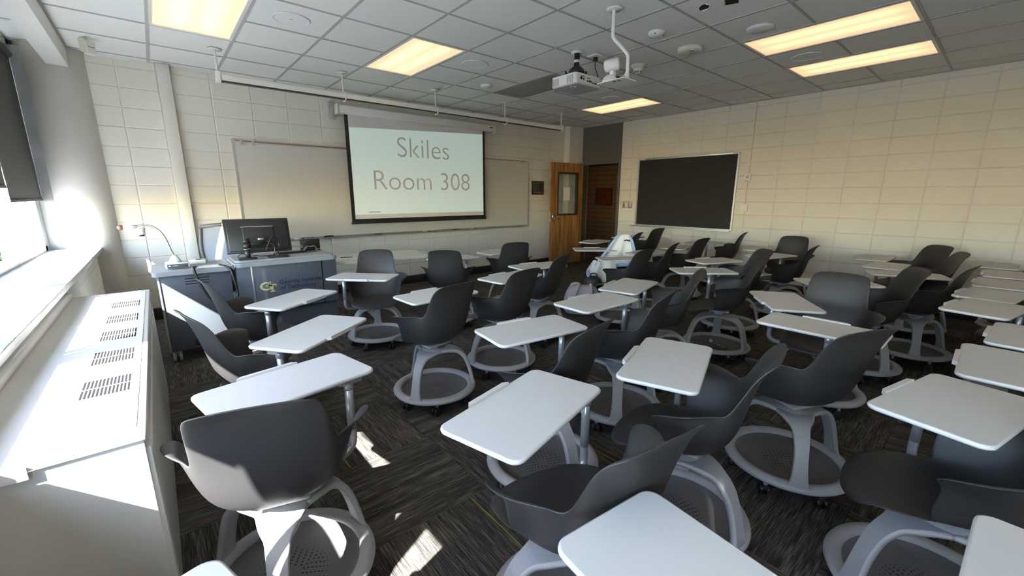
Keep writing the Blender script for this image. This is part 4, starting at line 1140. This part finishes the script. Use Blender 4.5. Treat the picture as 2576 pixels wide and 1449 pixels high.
m.poly([(x, TD / 2 + y) for x, y in [(-.13, -.004), (.10, -.004), (.082, .014), (-.112, .014)]], -.012, .007); ME['lip'] = m.mesh('pencil_lip', 'tablet')
m = MB(); m.poly([(x, y) for x, y in rrect(.10, .07, .02, 4)], -.030, -.019); ME['bracket'] = m.mesh('tablet_bracket', 'alu')

TH = .740
def tablet_chair(x, y, yaw, tx, ty, tyaw, post, base, label, group, tablet=True):
    """x,y = centre of base on the floor; yaw = facing of the shell; tx,ty,tyaw = tablet in the room; post = post beside the seat; base = turn of the leg frame"""
    r = thing('tablet_chair', label, 'chair', (x, y, 0), radians(yaw), group)
    link('seat_shell', ME['shell'], r)
    link('swivel_collar', ME['swivel'], r)
    b = radians(base - yaw)
    tr_ = link('storage_tray', ME['tray'], r, (0, 0, 0), b)
    p_ = link('perforations', ME['perf'], tr_); p_['kind'] = 'stuff'
    link('tray_rim', ME['rim'], r, (0, 0, 0), b)
    link('hub_plate', ME['hub'], r, (0, 0, 0), b)
    for k in range(3): link('leg', ME['leg'], r, (0, 0, 0), b + 2 * pi * k / 3)
    for k in range(6):
        a = b + pi / 6 + pi / 3 * k
        link('caster', ME['caster'], r, (.232 * cos(a), .232 * sin(a), 0), a * 1.7 + k * 1.3)
    if not tablet: return r
    ca, sa = cos(radians(yaw)), sin(radians(yaw))
    lx, ly = (tx - x) * ca + (ty - y) * sa, -(tx - x) * sa + (ty - y) * ca
    d = radians(tyaw - yaw)
    t = link('tablet', ME['tablet'], r, (lx, ly, TH), d)
    link('pencil_lip', ME['lip'], t)
    px, py = post
    # the post has to stand under its tablet
    qx, qy = (px - lx) * cos(d) + (py - ly) * sin(d), -(px - lx) * sin(d) + (py - ly) * cos(d)
    qx, qy = max(-.24, min(.24, qx)), max(-.115, min(.115, qy))
    px, py = lx + cos(d) * qx - sin(d) * qy, ly + sin(d) * qx + cos(d) * qy
    link('tablet_bracket', ME['bracket'], r, (px, py, TH), d)
    m = MB(); h = hypot(px, py); ux, uy = px / h, py / h
    m.tube([(px, py, .722), (px, py, .50)], .0165, 14); m.cyl((px, py, .675), .0195, .035, 14)
    m.tube(bez([(px, py, .52), (px, py, .45), (px - ux * .02, py - uy * .02, .418), (px - ux * .07, py - uy * .07, .406), (ux * .06, uy * .06, .408)], 5), .0155, 12)
    m.obj('tablet_post', 'post', r)
    return r

G1 = 'dark shell tablet chairs around the room'
CH_ = [
 # x, y, yaw, tablet x, y, yaw, post beside seat, turn of base, label
 (0.206, 1.49, -16.5, 0.305, 1.695, 11, (.30, .10), 12, 'dark tablet chair in the left foreground, scratched shell half in sun'),
 (0.323, 2.507, -78, 0.556, 2.297, -143.3, (.34, -.03), 40, 'dark tablet chair beside the heater with sunlit outer back'),
 (0.46, 3.379, -83, 0.661, 3.148, -144.6, (.34, -.03), 75, 'dark tablet chair in front of the credenza, back turned to the heater'),
 (1.536, 3.874, 153.6, 1.336, 3.635, 133.7, (.26, .16), 68, 'tablet chair facing the room, right beside the lectern'),
 (2.371, 3.899, -38, 2.56, 4.08, 1.4, (.30, .10), 100, 'dark tablet chair seen squarely from behind, black case on its tablet'),
 (3.355, 4.023, -23, 3.332, 4.188, 1.4, (.30, .10), 20, 'tablet chair nearest the front wall, dark back square to the camera'),
 (1.367, 2.475, 6.6, 1.493, 2.621, 2.6, (.30, .10), 92, 'tablet chair in the middle aisle with pale base ring fully in view'),
 (2.07, 2.589, 5.5, 2.35, 2.8, 8, (.30, .10), 50, 'tablet chair just right of the middle aisle chair, one row farther'),
 (2.829, 2.945, 15.7, 2.948, 3.077, -8.2, (.30, .10), 95, 'slim-looking tablet chair leaning away in front of the wooden door'),
 (1.368, 1.372, 9.1, 1.473, 1.578, -7.6, (.30, .10), 20, 'central tablet chair whose seat hides behind the big foreground tablet'),
 (2.157, 1.485, 12.4, 2.227, 1.735, -1.3, (.30, .10), 96, 'tablet chair behind the square-on tablet right of centre'),
 (2.899, 1.663, 32, 2.837, 1.895, 14.5, (.30, .10), 75, 'tablet chair whose tablet is right of the lavender backpack'),
 (1.563, 0.738, 14, 1.626, 0.865, 19.4, (.30, .10), 25, 'large tablet chair right of centre, seat and both arms in view'),
 (0.873, 0.715, -9.4, 0.882, 0.96, 14.3, (.27, .26), 40, 'large tablet chair at bottom centre behind the foreground tablet'),
 (2.345, 0.557, -25, 2.71, 0.575, -90, (.30, .10), 88, 'black-backed tablet chair at centre right with open base'),
 (1.875, -0.02, 5, 2.035, 0.012, -12.7, (.30, .10), 20, 'tablet chair at lower right, broad seat toward the camera'),
 (3.806, 1.582, 25, 3.977, 1.844, -41.8, (.30, .10), 23, 'tablet chair with a clear bottle lying in its base tray'),
 (4.601, 1.797, 45, 4.713, 2.071, -20.3, (.30, .10), 60, 'tablet chair just behind the one holding the bottle'),
 (3.423, 0.708, 92, 3.237, 0.916, 34.6, (.30, .10), 80, 'tablet chair turned to face the windows, wide lit back at right'),
 (4.263, 0.636, 30, 4.29, 0.85, -48, (.30, .10), 110, 'tablet chair right behind the wide back that faces the windows'),
 (6.525, 0.657, 46.7, 6.39, 0.959, -0.8, (.30, .10), 30, 'tablet chair against the right wall with tall brown back'),
 (5.96, 0.52, 20, 5.755, 0.755, -1.1, (.30, .10), 50, 'tablet chair half hidden in front of the tall brown back at the right wall'),
 (4.985, 0.407, -8.7, 5.239, 0.543, 110.2, (.30, .10), 75, 'near-black tablet chair at right with low wide base'),
 (3.892, 2.696, -0.7, 4.039, 2.814, -34.3, (.30, .10), 30, 'tablet chair directly in front of the draped white jersey'),
 (4.568, 2.781, 13.8, 4.75, 2.92, -8, (.30, .10), 60, 'second dark chair to the right of the draped jersey'),
 (5.52, 2.863, -3.3, 5.598, 3.002, 13.2, (.30, .10), 20, 'third dark chair to the right of the draped jersey, fin-shaped back'),
 (6.656, 4.182, -6, 6.3, 4.3, -3, (.30, .10), 70, 'tablet chair standing close under the chalkboard'),
 (5.5, 3.88, 15, 5.293, 4.206, 8.9, (.30, .10), 30, 'tablet chair mostly hidden behind the jersey, only its back tip showing'),
 (4.90, 3.50, -40, 4.484, 3.574, -41.5, (.30, .10), 20, 'tablet chair draped with the white and blue jersey'),
 (6.837, 2.886, 9.9, 6.45, 3.02, -10, (.30, .10), 80, 'tablet chair near the right wall just past the chalkboard'),
 (6.453, 1.869, 94, 6.314, 2.191, 13.4, (.30, .10), 40, 'tablet chair facing the windows against the right wall, full back visible'),
 (5.616, 1.655, 2.9, 5.656, 1.811, -15.9, (.30, .10), 55, 'thin side-on tablet chair just in front of the wall chair facing the windows'),
]
for c in CH_:
    tablet_chair(c[0], c[1], c[2], c[3], c[4], c[5], c[6], c[7], c[8], G1)
# the row to the right of the camera: mostly their tablets are in view
ROW = [(2.68, -.105, 1, 'second tablet from the lower right corner, white-grey'), (3.325, -.18, -3, 'third tablet up along the right edge of the photo'),
       (4.03, .01, -11, 'fourth tablet up the right edge, pointed left corner'), (4.62, 0.0, -9, 'fifth tablet up the right edge'),
       (5.27, -.04, -1, 'sixth tablet up the right edge, thin strip'), (5.95, -.07, 0, 'seventh tablet up the right edge'), (6.67, .02, -1, 'farthest tablet of the right edge row, by the wall')]
for x, y, a, nm in ROW:
    tablet_chair(x + .0, y - .24, a + random.uniform(-5, 5), x, y, a, (.28, .14), random.uniform(0, 120), 'tablet chair at the right edge, ' + nm, G1)
tablet_chair(.60, -.16, 4, .655, .205, 84, (.2, .30), 20, 'chair whose large tablet fills the bottom centre foreground', G1)
tablet_chair(1.24, -.66, 0, 1.180, -.335, 88, (.05, .3), 20, 'chair whose bright tablet corner shows at the bottom right', G1)
tablet_chair(-.17, .36, 0, -.226, .686, 17, (.2, .30), 20, 'chair whose tablet tip shows at the bottom left by the heater', G1)

# ------------------------------------------------------------------ loose things
o = thing('water_bottle', 'small clear empty bottle lying in a chair base tray', 'bottle', (3.76, 1.53, .118), radians(60))
m = MB(); m.lathe([(0, -.09), (.026, -.09), (.030, -.08), (.030, .04), (.024, .065), (.012, .085), (.012, .10), (0, .10)], 20); q = m.obj('bottle_body', 'bottle', o); q.rotation_euler = (0, pi / 2, 0)
m = MB(); m.cyl((0, 0, .098), .014, .018, 14); q = m.obj('cap', 'white', o); q.rotation_euler = (0, pi / 2, 0)

# jersey draped over a chair back
def cloth(name, rows, mt, parent, thick=.004, lv=2):
    bm = bmesh.new(); V = [[bm.verts.new(p) for p in r] for r in rows]
    for A, B in zip(V[:-1], V[1:]):
        for k in range(len(A) - 1): bm.faces.new((A[k], A[k + 1], B[k + 1], B[k]))
    me = bpy.data.meshes.new(name); bm.to_mesh(me); bm.free(); me.materials.append(MT[mt])
    for p in me.polygons: p.use_smooth = True
    o_ = link(name, me, parent)
    a = o_.modifiers.new('s', 'SOLIDIFY'); a.thickness = thick; a.offset = 1
    a = o_.modifiers.new('u', 'SUBSURF'); a.levels = lv; a.render_levels = lv
    return o_
js = thing('draped_jersey', 'white jersey with pale blue trim draped over a chair back', 'jersey', (4.70, 3.28, 0), radians(-54))
# local frame: +x along the chair back, -y toward the window side, z up; hangs over the back and down its outside
def sheet(spec, ph, amp=.022, n=14, y0=-.03):
    rows = []
    for z, l, r in spec:
        row = []
        for k in range(n + 1):
            f = k / n; x = l + (r - l) * f
            drop = min(1, max(0, (.95 - z) / .3))
            row.append((x, y0 - .06 * drop - amp * drop * (sin(6.5 * f * 2.2 + ph + 1.2 * drop) + .5 * sin(17 * f + ph * 2)), z + .012 * drop * sin(9 * f + ph)))
        rows.append(row)
    return rows
body = [(.955, -.04, .05), (.930, -.085, .095), (.885, -.125, .125), (.82, -.165, .145), (.74, -.215, .165), (.66, -.275, .19), (.58, -.335, .20), (.52, -.360, .19)]
Bf = sheet(body, .4)
back = [[(p[0] * .95, .075 + .03 * i, p[2]) for p in r] for i, r in enumerate(Bf[:5])]
cloth('jersey_body', back[::-1] + Bf, 'cloth_white', js)
flap = [(.60, -.37, -.10), (.53, -.41, -.06), (.46, -.455, -.05), (.40, -.465, -.06), (.34, -.425, -.10), (.28, -.37, -.17), (.235, -.32, -.24)]
Fl = sheet(flap, 1.7, .018, 12, -.075)
cloth('hanging_sleeve', Fl, 'cloth_white', js)
def band(pts, d, name='blue_trim'):
    cloth(name, [pts, [(p[0] + d[0], p[1] - .012, p[2] + d[1]) for p in pts]], 'cloth_blue', js, .005, 1)
band([(r[0][0], r[0][1] - .004, r[0][2]) for r in Bf], (.045, .0))
band([(r[-1][0] - .04, r[-1][1] - .010, r[-1][2]) for r in Bf[1:]], (.045, .0))
band([(r[0][0], r[0][1] - .004, r[0][2]) for r in Fl[2:]], (.045, .02))
band([(p[0], p[1] - .006, p[2]) for p in Fl[-1]], (.0, .05))
band([(p[0], p[1] - .006, p[2]) for p in Bf[-1][7:]], (.0, .06))
m = MB(); m.tube(bez([(.015, -.075, .868), (.045, -.080, .878), (.085, -.075, .865)], 4), .008, 6); m.obj('neck_opening', 'black', js)

# lavender backpack and a black bag behind it
bp_ = thing('backpack', 'pale lavender backpack standing on the floor between the chairs', 'backpack', (3.90, 3.27, 0), radians(-50))
m = MB()
prof = []
bmx = bmesh.new(); bmesh.ops.create_cube(bmx, size=1)
bmesh.ops.subdivide_edges(bmx, edges=bmx.edges[:], cuts=3, use_grid_fill=True)
for v in bmx.verts:
    z = v.co.z + .5
    k = 1 - .30 * max(0, z - .55) ** 1.2 * 2
    v.co = Vector((v.co.x * .46 * k, v.co.y * .26 * k, z * .37 - .0))
for _ in range(2): bmesh.ops.smooth_vert(bmx, verts=bmx.verts[:], factor=.5, use_axis_x=True, use_axis_y=True, use_axis_z=True)
m.merge(bmx, 0, True); o = m.obj('bag_body', 'lavender', bp_); sb_ = o.modifiers.new('u', 'SUBSURF'); sb_.levels = 1; sb_.render_levels = 1
m = MB(); m.tube(bez([(-.15, .0, .30), (-.13, 0, .375), (-.05, 0, .385), (-.02, 0, .33)], 6), .016, 8); m.obj('carry_loop', 'lavender', bp_)
for sx in (-1, 1):
    m = MB(); m.tube(bez([(sx * .06 + .03, .03, .33), (sx * .07 + .03, -.07, .39), (sx * .09 + .02, -.15, .32), (sx * .13, -.17, .10)], 6), .018, 8); m.obj('shoulder_strap', 'lavender', bp_)
m = MB(); m.box((-.14, .105, .05), (.14, .16, .20), bev=.02); m.obj('front_pocket', 'lavender', bp_)
bb = thing('black_bag', 'rounded black bag standing right behind the lavender backpack', 'bag', (4.32, 3.44, 0), radians(-54))
m = MB()
m.lathe([(0, .0), (.10, .0), (.125, .05), (.13, .22), (.12, .32), (.085, .385), (.04, .405), (0, .41)], 28); o = m.obj('bag_body', 'black', bb); o.scale = (1.0, .6, 1)
m = MB(); m.tube(bez([(-.05, 0, .39), (-.03, 0, .435), (.03, 0, .435), (.05, 0, .39)], 5), .009, 8); m.obj('carry_loop', 'black', bb)
# black phone-like item on the fifth chair's tablet
o = thing('black_case', 'small black case lying on the tablet left of a dark chair back', 'case', (2.33, 4.02, .7405), radians(10))
MB().box((-.06, -.035, 0), (.06, .035, .028), bev=.005).obj('case_body', 'black', o)
MB().box((-.055, -.0365, .012), (.055, -.0345, .016)).obj('zip_line', 'led', o)
